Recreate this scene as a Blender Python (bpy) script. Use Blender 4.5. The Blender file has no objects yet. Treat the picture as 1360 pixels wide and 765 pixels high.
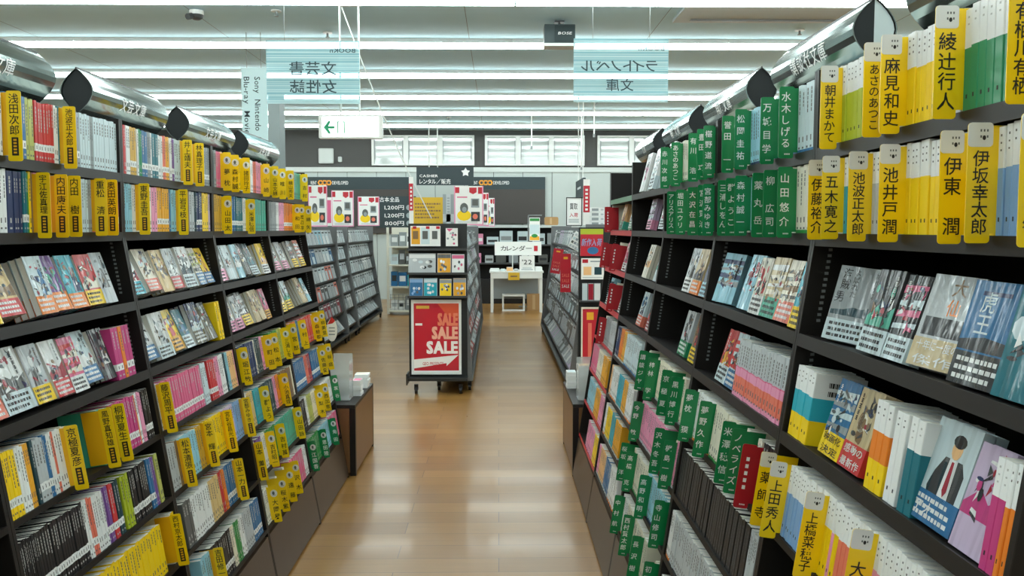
import bpy, math, random
from mathutils import Vector, Matrix
random.seed(7)
SC = bpy.context.scene
COL = SC.collection
PI = math.pi

# ------------------------------------------------------------------ camera, world, exposure
FPX, CAMH = 1130.0, 1.5
PITCH = math.atan(78.5 / FPX)
YAW = math.atan(18.0 / FPX)
vF = Vector((math.sin(YAW) * math.cos(PITCH), math.cos(YAW) * math.cos(PITCH), -math.sin(PITCH)))
vR = Vector((math.cos(YAW), -math.sin(YAW), 0))
vU = vR.cross(vF)
EYE = Vector((0, 0, CAMH))
cd = bpy.data.cameras.new('camera')
cam = bpy.data.objects.new('camera', cd)
COL.objects.link(cam)
cd.sensor_width = 36.0
cd.lens = FPX / 1360.0 * 36.0
cd.clip_start = 0.05
cd.clip_end = 80
cam.matrix_world = Matrix(((vR.x, vU.x, -vF.x, 0), (vR.y, vU.y, -vF.y, 0), (vR.z, vU.z, -vF.z, CAMH), (0, 0, 0, 1)))
SC.camera = cam
SC.view_settings.view_transform = 'Standard'
SC.view_settings.look = 'None'
SC.view_settings.gamma = 1.0
SC.view_settings.use_curve_mapping = False
SC.view_settings.exposure = 0.5
TUBE_POWER = 12.5
w = bpy.data.worlds.new('world')
SC.world = w
w.use_nodes = True
w.node_tree.nodes['Background'].inputs[0].default_value = (0.6, 0.7, 0.72, 1)
w.node_tree.nodes['Background'].inputs[1].default_value = 0.05
CEIL, YB = 3.58, 18.2           # ceiling height, rear wall
LIGHT_Y = [16.9, 15.08, 13.26, 11.4, 9.55, 7.72, 5.87, 4.02, 2.17, 0.32, -1.53]

def ray(x, y):
    return vF + vR * ((x - 680) / FPX) - vU * ((y - 382.5) / FPX)
def at(x, y, Y):
    d = ray(x, y)
    return EYE + d * (Y / d.y)
def project(P):
    p = Vector(P) - EYE
    z = p.dot(vF)
    if z < 0.02: return None
    return (680 + FPX * p.dot(vR) / z, 382.5 - FPX * p.dot(vU) / z)
def y_on_line(px, X, Z):
    """depth at which the line (X, *, Z) crosses pixel column px"""
    lo, hi = 0.3, 30.0
    f = lambda Y: project((X, Y, Z))[0] - px
    s = f(lo) > 0
    for _ in range(50):
        m = (lo + hi) / 2
        if (f(m) > 0) == s: lo = m
        else: hi = m
    return (lo + hi) / 2

# ------------------------------------------------------------------ materials
def lin(c):
    c = c / 255.0
    return c / 12.92 if c <= 0.04045 else ((c + 0.055) / 1.055) ** 2.4
def rgb(t):
    return (lin(t[0]), lin(t[1]), lin(t[2]), 1)
MATS = {}
def mat(name, col, rough=0.5, metal=0.0, coat=0.0, emit=0.0, alpha=1.0, trans=0.0, spec=0.5):
    if name in MATS: return MATS[name]
    m = bpy.data.materials.new(name)
    m.use_nodes = True
    b = m.node_tree.nodes['Principled BSDF']
    b.inputs['Base Color'].default_value = rgb(col)
    b.inputs['Roughness'].default_value = rough
    b.inputs['Metallic'].default_value = metal
    b.inputs['Coat Weight'].default_value = coat
    b.inputs['Coat Roughness'].default_value = 0.08
    b.inputs['Specular IOR Level'].default_value = spec
    if emit:
        b.inputs['Emission Color'].default_value = rgb(col)
        b.inputs['Emission Strength'].default_value = emit
    b.inputs['Alpha'].default_value = alpha
    b.inputs['Transmission Weight'].default_value = trans
    MATS[name] = m
    return m
def nodes(m):
    return m.node_tree.nodes, m.node_tree.links, m.node_tree.nodes['Principled BSDF']
def mottle(m, scale, amount, stretch=(1, 1, 1), bump=0.0):
    """adds an even procedural variation to a material's own colour"""
    N, L, b = nodes(m)
    tc = N.new('ShaderNodeTexCoord'); mp = N.new('ShaderNodeMapping'); nz = N.new('ShaderNodeTexNoise')
    mp.inputs['Scale'].default_value = stretch
    nz.inputs['Scale'].default_value = scale; nz.inputs['Detail'].default_value = 6
    hs = N.new('ShaderNodeHueSaturation'); mr = N.new('ShaderNodeMapRange')
    mr.inputs['To Min'].default_value = 1 - amount; mr.inputs['To Max'].default_value = 1 + amount
    hs.inputs['Color'].default_value = b.inputs['Base Color'].default_value
    L.new(tc.outputs['Object'], mp.inputs['Vector']); L.new(mp.outputs[0], nz.inputs['Vector'])
    L.new(nz.outputs['Fac'], mr.inputs['Value']); L.new(mr.outputs[0], hs.inputs['Value'])
    L.new(hs.outputs[0], b.inputs['Base Color'])
    if bump:
        bp = N.new('ShaderNodeBump'); bp.inputs['Strength'].default_value = bump; bp.inputs['Distance'].default_value = 0.01
        L.new(nz.outputs['Fac'], bp.inputs['Height']); L.new(bp.outputs[0], b.inputs['Normal'])
    return m

PAL = dict(
    white=(236, 238, 236), ice=(205, 222, 226), cream=(238, 230, 208), ivory=(228, 224, 205), grey=(150, 158, 160), silver=(188, 194, 196),
    black=(24, 24, 27), navy=(24, 46, 92), blue=(44, 110, 160), skyblue=(128, 170, 216), paleblue=(150, 205, 222), cyan=(40, 172, 192),
    teal=(22, 112, 126), petrol=(20, 62, 72), green=(24, 140, 92), leaf=(40, 140, 62), mint=(66, 172, 146), lime=(176, 190, 40), olive=(186, 190, 96),
    yellow=(252, 212, 8), gold=(238, 172, 40), mustard=(214, 168, 60), tan=(206, 186, 142), sand=(220, 190, 130), brown=(136, 104, 66), peach=(244, 192, 132),
    orange=(238, 132, 36), salmon=(232, 120, 96), red=(208, 52, 54), crimson=(164, 30, 50), pink=(236, 152, 186), rose=(222, 100, 140), magenta=(200, 62, 128),
    lilac=(206, 186, 212), purple=(120, 78, 148), smoke=(92, 94, 92), charcoal=(52, 54, 56))
def pm(c):
    return mat('paper_' + c, PAL[c], 0.45, coat=0.12)
def gm(c):
    nm = 'glossy_cover_' + c
    if nm in MATS: return MATS[nm]
    m = mat(nm, tuple(int(v * .93) for v in PAL[c]), 0.6, coat=0.8, spec=.2)
    N, L, b = nodes(m)                      # crinkled clear wrapper
    tc = N.new('ShaderNodeTexCoord'); mp = N.new('ShaderNodeMapping'); nz = N.new('ShaderNodeTexNoise'); bp = N.new('ShaderNodeBump')
    mp.inputs['Scale'].default_value = (46, 46, 4); nz.inputs['Scale'].default_value = 1.0; nz.inputs['Detail'].default_value = 1
    bp.inputs['Strength'].default_value = 1.0; bp.inputs['Distance'].default_value = 0.02
    L.new(tc.outputs['Object'], mp.inputs['Vector']); L.new(mp.outputs[0], nz.inputs['Vector']); L.new(nz.outputs['Fac'], bp.inputs['Height'])
    L.new(bp.outputs[0], b.inputs['Coat Normal'])
    return m
PAGE = mottle(mat('page_edges', (242, 240, 230), 0.8), 900, 0.12)
INK = mat('printing_ink', (26, 24, 24), 0.5)
WHITE = mat('white_print', (240, 240, 238), 0.5)
CASE = mottle(mat('dark_laminate', (26, 23, 21), 0.5, spec=.3), 60, 0.12, (1, 1, 0.1))
CASE_EDGE = mat('dark_edge_band', (36, 33, 31), 0.45, spec=.35)
CASE_IN = mottle(mat('dark_back_board', (20, 18, 17), 0.6, spec=.25), 40, 0.12)
BASEP = mottle(mat('brown_base_board', (70, 54, 40), 0.35), 30, 0.14, (1, 1, 0.2))
BLACK = mat('black_plastic', (18, 18, 19), 0.4)
TAGY = mat('yellow_card', (250, 210, 6), 0.35, coat=0.3)
TAGO = mat('orange_yellow_plate', (240, 178, 14), 0.4)
TAGG = mat('green_card', (12, 130, 72), 0.35, coat=0.3)
TAGR = mat('red_card', (176, 26, 38), 0.35, coat=0.3)
TAGW = mat('white_card', (222, 222, 218), 0.4)
CHROME = mat('polished_metal', (158, 172, 170), 0.13, metal=0.95)
LINER = mat('dark_liner', (9, 20, 22), 0.6)
STEEL = mat('grey_metal', (128, 132, 132), 0.4, metal=0.3)
WMETAL = mat('white_metal', (224, 226, 222), 0.45)
DKMETAL = mat('dark_grey_metal', (62, 64, 64), 0.4)
WIRE = mat('grey_wire', (120, 124, 124), 0.5)

# ------------------------------------------------------------------ mesh builder and tags
class MB:
    def __init__(s):
        s.v, s.f, s.mi, s.mats = [], [], [], []
        s.M = None
    def slot(s, m):
        if m not in s.mats: s.mats.append(m)
        return s.mats.index(m)
    def pts(s, ps):
        n = len(s.v)
        for p in ps:
            s.v.append(tuple(s.M @ Vector(p)) if s.M is not None else tuple(p))
        return n
    def poly(s, ps, m):
        n = s.pts(ps)
        s.f.append(tuple(range(n, n + len(ps)))); s.mi.append(s.slot(m))
    def box(s, x0, x1, y0, y1, z0, z1, m):
        n = s.pts([(x0, y0, z0), (x1, y0, z0), (x1, y1, z0), (x0, y1, z0), (x0, y0, z1), (x1, y0, z1), (x1, y1, z1), (x0, y1, z1)])
        k = s.slot(m)
        for q in ((0, 3, 2, 1), (4, 5, 6, 7), (0, 1, 5, 4), (1, 2, 6, 5), (2, 3, 7, 6), (3, 0, 4, 7)):
            s.f.append(tuple(n + i for i in q)); s.mi.append(k)
        return s
    def prism(s, prof, ax, a, b, m, mcap=None):
        """extrudes the 2-D profile along axis ax ('x','y','z') from a to b"""
        def P(u, v, t):
            return {'x': (t, u, v), 'y': (u, t, v), 'z': (u, v, t)}[ax]
        k = len(prof)
        n = s.pts([P(u, v, a) for u, v in prof] + [P(u, v, b) for u, v in prof])
        i = s.slot(m); c = s.slot(mcap or m)
        for j in range(k):
            s.f.append((n + j, n + (j + 1) % k, n + k + (j + 1) % k, n + k + j)); s.mi.append(i)
        s.f.append(tuple(n + j for j in reversed(range(k)))); s.mi.append(c)
        s.f.append(tuple(n + k + j for j in range(k))); s.mi.append(c)
        return s
    def tube(s, p, q, r, m, k=10):
        p, q = Vector(p), Vector(q)
        d = (q - p).normalized()
        a = d.cross(Vector((0, 0, 1)) if abs(d.z) < 0.9 else Vector((1, 0, 0))).normalized()
        b = d.cross(a)
        ring = [(a * math.cos(2 * PI * i / k) + b * math.sin(2 * PI * i / k)) * r for i in range(k)]
        n = s.pts([p + o for o in ring] + [q + o for o in ring])
        c = s.slot(m)
        for i in range(k):
            s.f.append((n + i, n + (i + 1) % k, n + k + (i + 1) % k, n + k + i)); s.mi.append(c)
        s.f.append(tuple(n + i for i in reversed(range(k)))); s.mi.append(c)
        s.f.append(tuple(n + k + i for i in range(k))); s.mi.append(c)
        return s
    def mesh(s, name):
        me = bpy.data.meshes.new(name)
        me.from_pydata(s.v, [], s.f)
        for m in s.mats: me.materials.append(m)
        me.polygons.foreach_set('material_index', s.mi)
        me.update()
        return me
    def obj(s, name, parent=None, M=None):
        return link(name, s.mesh(name), parent, M)
def link(name, me, parent=None, M=None):
    o = bpy.data.objects.new(name, me)
    COL.objects.link(o)
    if parent is not None: o.parent = parent
    if M is not None: o.matrix_world = M
    return o
def tag(o, label=None, cat=None, group=None, kind=None):
    for k, v in (('label', label), ('category', cat), ('group', group), ('kind', kind)):
        if v: o[k] = v
    return o
def empty(name, loc, label=None, cat=None, group=None, kind=None):
    o = bpy.data.objects.new(name, None)
    o.empty_display_size = 0.05
    COL.objects.link(o)
    o.matrix_world = Matrix.Translation(Vector(loc)) if not isinstance(loc, Matrix) else loc
    return tag(o, label, cat, group, kind)
def rrect(x0, x1, z0, z1, r, k=3):
    out = []
    for cx, cz, a in ((x1 - r, z1 - r, 0), (x0 + r, z1 - r, PI / 2), (x0 + r, z0 + r, PI), (x1 - r, z0 + r, 1.5 * PI)):
        for i in range(k + 1):
            t = a + PI / 2 * i / k
            out.append((cx + r * math.cos(t), cz + r * math.sin(t)))
    return out
def ellipse(cx, cz, rx, rz, k=12):
    return [(cx + rx * math.cos(2 * PI * i / k), cz + rz * math.sin(2 * PI * i / k)) for i in range(k)]
ONES = 'first second third fourth fifth sixth seventh eighth ninth tenth eleventh twelfth thirteenth fourteenth fifteenth sixteenth seventeenth eighteenth nineteenth'.split()
TENS = {2: 'twent', 3: 'thirt', 4: 'fort', 5: 'fift', 6: 'sixt', 7: 'sevent', 8: 'eight', 9: 'ninet'}
def ordinal(n):
    if n < 20: return ONES[n - 1]
    if n % 10 == 0: return TENS[n // 10] + 'ieth'
    return TENS[n // 10] + 'y-' + ONES[n % 10 - 1]
CARD = 'one two three four five six seven eight nine ten eleven twelve thirteen fourteen fifteen sixteen seventeen eighteen nineteen'.split()
def cardinal(n):
    if n < 20: return CARD[n - 1]
    t = TENS[n // 10] + 'y'
    return t if n % 10 == 0 else t + '-' + CARD[n % 10 - 1]

# ------------------------------------------------------------------ shelf contents, as read off the photograph
# a-b colour[^ white top][letter after ^: lower band][+ label band][n]   books spine out between columns a and b of the shelf's front edge
# Ta-b text   author divider   Pa-b text  divider with an oval badge     Fa-b cover/belt/accent n   covers faced out
ROWS = {
'L1A': "0-7 white;T8.5-29 浅田次郎;29-38 blue+ 2;38-49 olive 3;51-75 red+ 7;75-81 white;81-84 teal;T83-101 池波正太郎;101-109 grey+ 2;110-123 ice 4;123-127 grey;127-160 ice 9",
'L1B': "164-167 white;167-170 red;170-176 white 2;176-184 mustard+ 3;185-187 white;187-191 green;191-198 blue+ 2;198-203 grey+;203-205 white;205-213 teal+ 2;213-218 white;218-222 salmon+;222-227 gold+;228-231 white;231-234 purple+;234-242 ice 3;T242-252 井上靖夫;252-258 white 2;T258-270.5 林真理子;271-284 grey+ 5",
'L1C': "286-289 grey;289-295 rose;P295-302 夢枕;302-306 peach;P306-316 森村誠;316-321 yellow 3;P321-332 諸田玲子;332-337.5 white 2;338-342 salmon;342-348 pink 2;P348-357 山崎",
'L1D': "P360-370 山本文緒;P370-376 唯川;376-381 brown 2;P381-390 横山秀夫;390-393 grey;393-400 mint 2;P400-406 吉村;406-411 orange 2",
'L2A': "3-14 white 2;14-22 navy 1;22-34 navy 3;35-40 teal+ 2;40-43 leaf+;43-46 yellow;46-49 brown;T48-66 宇江佐真理;66-72 pink 2;T72-90 内田康夫;T90-107 内田　樹;107-109 purple;109-120 ice 4;120-125 grey 2;T125-138 重松　清;138-140 salmon+;T140-153 奥田英朗;153-161 rose+ 3",
'L2B': "168-178 paleblue 4;178.6-183.6 white 2;T183.6-198.5 東野圭吾;198.5-204 cream 2;204-211 pink 2;211.5-226.5 gold+ 5;226.5-229.5 blue;229.5-236 paleblue 3;T236-248 平岩弓枝;248-254 brown;254-260 silver 2;260-263 petrol;263-271 navy+ 3;271-279 yellow 3;279-285 lilac 2",
'L2C': "287-296 mustard 4;P296-302.5 山田太;302.5-314 blue+ 5;315-324 teal+ 4;324-328 white;P328-338 米澤穂信;338-355 mint 6;355-358 pink",
'L2D': "360-368 grey 4;368-372 white;372-378 pink 3;378-390 orange+ 5;P390-396 和田;P396-404 渡辺淳;P406-413 綿矢",
'L3A': "F-16-3 tan/yellow/brown 2;F10-42 sand/red/brown 4;F62-84 ice/orange/blue 3;F84-96 purple/orange/mint 2;F97-118 cyan/orange/navy 2;F121-142 red/yellow/ivory 3;F142-152 silver/-/smoke 2",
'L3B': "F181.5-200 white/cyan/crimson 3;F206-222 cream/salmon/brown 3;F223-237 sand/-/brown 2;F237-250 silver/red/white 3;F253-268 white/ice/petrol 3;F271-280 cream/blue/olive 2;F281-290 yellow/blue/gold 2",
'L3C': "F298-307 silver/pink/white 2;F309-320 ice/-/silver 2;F322-330 paleblue/-/white 2;F332-339 black/-/tan 3;F340-353 petrol/ice/teal 2;F354-365 yellow/white/peach 2",
'L3D': "F370-380 white/pink/silver 2;F381-392 silver/pink/white 2;F394-403 smoke/yellow/brown 2;F403-411 salmon/yellow/white 2",
'L4A': "F-12-8 brown/salmon/tan 2;F14-54 white/ice/smoke 3;F59-82 silver/yellow/smoke 3;F86-104 white/red/crimson 3;F104-116 rose/white/red 2;F118-138 ice/blue/white 3;F143-160 charcoal/-/white 3;161-170 magenta+ 2;170-174 orange 1;174-184 magenta+ 2",
'L4B': "F186-199 tan/white/cream 2;F201.5-219 white/blue/silver 3;F220-238 white/ice/silver 2;F239-252 yellow/gold/red 3;F254-265 teal/ice/blue 2;F267-283 navy/smoke/ice 3;F284-294 smoke/-/silver 2;295-300 yellow 2",
'L4C': "F311-320 white/pink/silver 2;F321-329 silver/pink/white 2;F331-341 smoke/yellow/silver 2;F344-351 tan/-/brown 3;F352-358 tan/-/sand 2;F358-364 rose/gold/charcoal 2",
'L4D': "F380-385 tan/yellow/cream 2;F386-403 ice/yellow/mint 3;F406-413 tan/-/sand 3;F413-417 paleblue/-/white 2",
'L5A': "-20-12 navy+ 4;17-29 yellow+ 4;29-37 yellow+ 2;38-48 white 3;48-55.5 gold 3;57-61 petrol;61-73 silver+ 3;73-78 blue+ 2;79-84 white;84-87 salmon+;87-97 white 3;T97-110 京極夏彦;T142-160 風野真知雄;143-157 mint 2;T159-177 桐野夏生;177-190 magenta+ 6;190-191.5 orange;191.5-195 white;195-199 pink;200-208 black+ 4",
'L5B': "206-220 silver 4;T220-233 藤沢周平;233-275 rose+ 14;276-283 ice 3;285-293.5 red+ 4;294-299 pink 2;299-305.5 white 3;306-308 petrol;308-311 paleblue;311-318 peach 3;318-320 pink",
'L5C': "P323.5-337 堀江敏;337-344 navy 3;344-346 cream;346-352 petrol 3;352-355 pink;P356-364 町田;P364-370 松本;370-375 leaf 2;375-379 olive 2;P379-388 三浦しを",
'L5D': "P389-396 宮部;397-399 orange;399-402 blue;P402-408 村上;408-418.5 red 5;P419-427 森絵都;P427-435 柳美里",
'L6A': "20-66 black+ 12;66-125 black+ 18;125-130 white;131-137 salmon+ 2;137-150 white 5;150-158 purple+ 3;158-164 red+ 2;165-171 petrol+ 2;174-183 lime 3;184-206 black+ 9;207-212 blue+ 2;212-216 purple 2;217-222 olive 2",
'L6B': "231-244 silver 4;244-247 brown;T247-261 松本清張;262-270 paleblue 3;270-277 mustard 3;T278-292 宮本　輝;292-303 yellow 6;T303-314 宮城谷昌光;314-318 lilac 2;318-327 skyblue 4;T327.6-339 宮部みゆき",
'L6C': "331-336 white;336-344 sand 3;345-352 cyan 4;P352-361 群よう;361-369 petrol 4;369-373 pink 2;373-377 orange 2;P377.6-388 小池真理;388-392 brown 2;392-396 cream 2",
'L6D': "397-410 blue+ 6;410-413 salmon;413-417 crimson 2;418-427 blue+ 4;P427.6-435.5 佐藤愛;P435.5-441 桜庭",
'L7A': "85-226 yellow 34;T235-249 西村京太郎;237-247 yellow 2",
'L7B': "254-264 smoke 2;264-287 white 9;287-300 sand 4;300.5-304 red;304-307 orange;307-318 blue+ 5;T318-329 山本一力",
'L7C': "330-334 black 3;T336-347 山本　薫;349-355 purple 3;355-360 white 2;P360-371 吉村昭一;371-373 leaf 2;P373-382 吉村萬;382-396 mint 6;P396-405 山田詠",
'L7D': "406-411 black 3;411-414 white;414-419 olive 2;419-424 cream 2;P424-431.5 梨木;P431.5-441 西加奈;441-444 white 2;Q445-453 灰谷",
'L8B': "278-290 paleblue 5;T291-303 吉田修一;303-316 black+ 6;316-320 cream 2;320-326 leaf 3;326-331 white 2;331-342 silver 4;342-352 blue+ 5",
'L8C': "353-358 teal 2;358-363 white 2;P363-374 大岡昇;P374-384 桜木紫;P384-392 遠藤;P392-400 沢木;400-408 rose 4;408-415 white 3",
'L8D': "Q415-426 江国香;426-429 leaf;Q429-438 恩田陸;438-442 paleblue 2;Q442-449 角田;449-454 rose 3;454-458 white 2",
'R1N': "T1088-1114 朝井まかて;1114-1140 lime^ 5;1140-1157 skyblue^ 3;T1157-1174 あさのあつこ;T1173-1198 麻見和史;1198-1237 yellow^ 6;1237-1245 silver^ 1;T1245-1273 綾辻行人;1273-1343 green^ 7;T1343-1376 有栖川有栖;1376-1440 yellow^ 6",
'R1B': "1054-1083 ice_ 6;G1038-1056 水木しげる;1026-1038 ice_ 2;G1006-1030 万城目学;994-1006 paleblue_ 2;G976-994 松岡圭祐;G967-976 誉田　一;959-967 white_ 2",
'R1C': "G948-959 椹野道流;941-947 white_ 2;G932-941 豊田　巧;G917-929 有川　浩;905-917 ivory_ 4;G892-905 あさのあつこ;G880.5-890 赤川次郎",
'R2N': "T1084-1097 伊藤裕介;T1096-1116 五木寛之;1116-1120 cyan^ 1;1120-1124 brown^ 1;1124-1131 cyan^ 2;T1128-1153 池波正太郎;1153-1167 silver^ 3;T1166-1196 池井戸潤;1196-1254 yellow^ 9;T1254-1280 伊東　潤;1280-1286 yellow^ 1;T1286-1318 伊坂幸太郎;1318-1360 skyblue^ 5;T1358-1392 今野　敏;1392-1450 skyblue^ 5",
'R2B': "1054-1081 ivory_ 5;G1034-1054 山田悠介;G1018-1034 柳　広司;G1005-1018 薬丸岳;994-1005 paleblue_ 3;G981-994 森村誠一;G970-981 群ようこ;G961-970 三浦しをん;954-961 paleblue_ 2",
'R1D': "F836-852 white/-/pink 2;F852-864 white/ice/silver 2;F864-880 white/-/ice 2",
'R2D': "F846-861 lilac/pink/charcoal 2;F862-878 white/ice/rose 2",
'R2C': "G942-952 宮部みゆき;G931-942 宮沢賢治;928-931 red_ 1;G917-928 大沢在昌;912-917 ivory_ 2;G899-911.5 堀田ユウリ;G887-899 アリスアリス",
'R3N': "F1080-1137 grey/ice/petrol 2;F1139-1171 charcoal/ice/mint 2;F1171-1200 charcoal/ice/rose 2;F1191-1252 silver/tan/brown 3;F1255-1318 blue/charcoal/ice 2;F1325-1400 teal/-/ice 2",
'R3B': "F940-965 paleblue/-/navy 3;F974-990 paleblue/-/crimson 3;F990-1004 ivory/white/red 3;F1003-1021 tan/mint/white 3;F1021-1041 cream/salmon/brown 3;F1043-1062 cyan/yellow/tan 2",
'R3C': "F893-912 silver/white/smoke 2;F911-922 tan/orange/charcoal 2;F922-937 navy/paleblue/ice 2",
'R3D': "F841-855 ivory/-/peach 2;F856-872 ice/-/mint 2",
'R4N': "t1058-1083 cyan^y 3;F1083-1108 blue/yellow/ice 2;F1105-1132 tan/red/brown 2;t1162-1184 orange^y 2;t1188-1204 white^ 2;t1208-1226 teal^ 1;F1217-1272 ice/blue/charcoal 2;F1280-1302 lilac/-/magenta 1;t1322-1344 magenta^ 2;t1342-1376 orange^ 3;t1376-1400 petrol^ 2;t1400-1440 magenta^ 4",
'R4B': "F946-958 red/ice/gold 2;F957-969 ice/blue/red 2;969-1030 pink~ 9",
'R4C': "F883-905 silver/green/smoke 2;F909-926 brown/yellow/red 2",
'R4D': "F834-847 ice/salmon/blue 2;F849-861 charcoal/crimson/red 3",
'R5N': "tT1018-1033 薬師寺;tT1032-1049 上田秀人;t1048-1080 skyblue^ 9;tT1083-1099 上橋菜穂子;t1099-1108 yellow^ 2;t1108-1112 pink^ 1;t1112-1118 yellow^ 1;t1118-1134 salmon^ 3;t1134-1142 yellow^ 2;t1142-1145 paleblue^ 1;tT1143-1164 大沢;t1164-1250 pink^ 13;t1250-1330 ice^ 10;t1330-1460 yellow^ 12",
'R5B': "998-1012 black 4;V981-996 red;G966-981 ノベライズ;G953-968 米澤穂信;938-954 ivory_ 6;G921-937 夢野久作;914-921 white_ 2;G902-917 夢枕　獏",
'R5C': "895-900 cream_ 2;G885-898 黒川博行;G876-886 京極夏;868-877 cream_ 3;G855-867 梓林　学;G844-855 講談ジヤ",
'R5D': "826-844 ice_ 9;823-826 gold_ 1;819-823 orange_ 2;813-819 navy_ 2",
'R6N': "t1080-1092 cyan^ 3;t1092-1150 ice^ 10;t1150-1300 white^ 20",
'R6B': "890-981 black* 30;981-1012 silver_ 8",
'R6C': "889-896 pink_ 3;G876-889 梶島一樹;G862-876 沢木冬吾;845-862 pink_ 8;G836-847 今野　敏",
'R6D': "827-834 white_ 4;822-827 gold_ 2;816-822 cyan_ 3;808-816 white_ 4;803-808 peach_ 3",
'R2E': "V800-805 red;V806-812 red;F814-824 peach/mint/brown 2;F825-836 silver/green/ice 2",
'R3E': "V797-804 red;V805-818 red;F819-827 rose/white/silver 2;F828-836 lilac/magenta/white 2",
'R4E': "F799-805 paleblue/white/navy 2;V806-814 red;F815-823 silver/white/smoke 2;F824-833 silver/salmon/grey 2",
'R5E': "V788-800 red;800-806 grey 2;806-812 silver 3;812-814 white 1",
'R6E': "782-790 rose 3;790-796 cream 2;796-802 gold 2",
'R7E': "778-786 paleblue 3;786-792 gold 2;792-798 pink 2",
'R8E': "776-784 pink 3;784-790 yellow 2",
'R7N': "t1120-1300 ice^ 20",
'R7B': "886-990 silver_ 28;876-886 white_ 4",
'R7C': "G862-876 寺山修司;852-862 paleblue_ 6;G843-856 高野和明;834-843 ivory_ 6;G828-838 高橋　克;G819-828 桜坂　洋",
'R7D': "811-818 gold_ 4;806-811 cyan_ 3;801-806 yellow_ 3;796-801 white_ 3",
'R8B': "860-1000 white_ 24",
'R8C': "G848-862 初野　晴;840-850 ivory_ 5;G836-846 長沢樹;826-836 ivory_ 4;G823-834 西村賢太郎;G812-822 中村航;815-823 white_ 4",
'R8D': "804-812 white_ 4;798-804 blue_ 2;792-798 peach_ 3;788-792 pink_ 2",
}
SIGNS = "文芸書女性誌庫BOOKnライトノベルSonyNintendoMicrosoftBlu-rayMovieMusicCASHIERレンタル／販売カレンダー'22SALEGEOPRESENTSDEVELOPEDRENT文芸文庫角川講談社大仙虎王海賊とよばれた男十年に一度の傑作映画化決定アオ買取新作入荷BOSE円←□0123456789古本店内全品本日¥,%OFF最新感動化"

# ------------------------------------------------------------------ glyph shapes (built-in font outlines as meshes)
GLYPH = {}
def load_glyphs():
    chars = set(SIGNS)
    for r in ROWS.values():
        for t in r.split(';'):
            if t[:2] == 'tT' or t[0] in 'TPGQ':
                chars |= set(t.split(' ', 1)[1])
    tmp = {}
    for c in sorted(chars):
        if c in ' 　': continue
        cu = bpy.data.curves.new('glyph', 'FONT')
        cu.body = c; cu.size = 1.0; cu.resolution_u = 2
        cu.offset = 0.008
        o = bpy.data.objects.new('glyph', cu)
        COL.objects.link(o)
        tmp[c] = o
    bpy.context.view_layer.update()
    dg = bpy.context.evaluated_depsgraph_get()
    for c, o in tmp.items():
        me = bpy.data.meshes.new_from_object(o.evaluated_get(dg))
        vs = [(v.co.x, v.co.y) for v in me.vertices]
        fs = [tuple(p.vertices) for p in me.polygons]
        bpy.data.meshes.remove(me)
        if vs:
            x0 = min(p[0] for p in vs); x1 = max(p[0] for p in vs)
            y0 = min(p[1] for p in vs); y1 = max(p[1] for p in vs)
            GLYPH[c] = ([(p[0] - x0, p[1]) for p in vs], fs, x1 - x0, y0, y1)
        cu = o.data
        bpy.data.objects.remove(o); bpy.data.curves.remove(cu)
load_glyphs()
def put_glyph(mb, c, cx, cz, size, m, y, mirror=False, sx=1.0, rot=0.0, slant=0.0):
    """glyph centred at (cx, cz) in the local x-z plane, facing -y"""
    if c not in GLYPH: return
    vs, fs, wd, y0, y1 = GLYPH[c]
    mid = (y0 + y1) / 2
    out = []
    for px, py in vs:
        u = (px - wd / 2) * size * sx; v = (py - mid) * size
        u += slant * v
        if mirror: u = -u
        if rot:
            u, v = u * math.cos(rot) - v * math.sin(rot), u * math.sin(rot) + v * math.cos(rot)
        out.append((cx + u, y, cz + v))
    n = mb.pts(out); k = mb.slot(m)
    for f in fs:
        mb.f.append(tuple(n + i for i in f)); mb.mi.append(k)
def write_down(mb, s, cx, z1, z0, m, y, maxsize=0.03):
    n = len(s)
    if not n: return
    step = (z1 - z0) / n
    size = min(maxsize, step * 1.02)
    for i, c in enumerate(s):
        if c == 'ー':
            put_glyph(mb, c, cx, z1 - step * (i + .5), size, m, y, rot=-PI / 2)
        else:
            put_glyph(mb, c, cx, z1 - step * (i + .5), size, m, y)
def write_row(mb, s, x0, zc, size, m, y, mirror=False, width=None, fat=0.0, slant=0.0):
    """text from x0 rightwards with its baseline near zc - size*.36; mirrored text starts at the right"""
    adv = []
    for c in s:
        adv.append(0.35 if c in ' 　' or c not in GLYPH else GLYPH[c][2] + 0.09)
    tot = sum(adv)
    sx = 1.0 if width is None else width / (tot * size)
    x = 0.0
    for c, a in zip(s, adv):
        if c in GLYPH:
            vs, fs, wd, y0, y1 = GLYPH[c]
            cx = (x + a / 2) * size * sx
            cz = zc - size * 0.36 + (y0 + y1) / 2 * size
            for du, dv in (((0, 0),) if not fat else ((-fat, -fat), (fat, -fat), (-fat, fat), (fat, fat), (0, 0))):
                put_glyph(mb, c, x0 + (-cx if mirror else cx) + du * size, cz + dv * size, size, m, y - .0003 * (1 + du * 9 + dv * 3), mirror, sx, slant=slant)
        x += a
    return tot * size * sx

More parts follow.
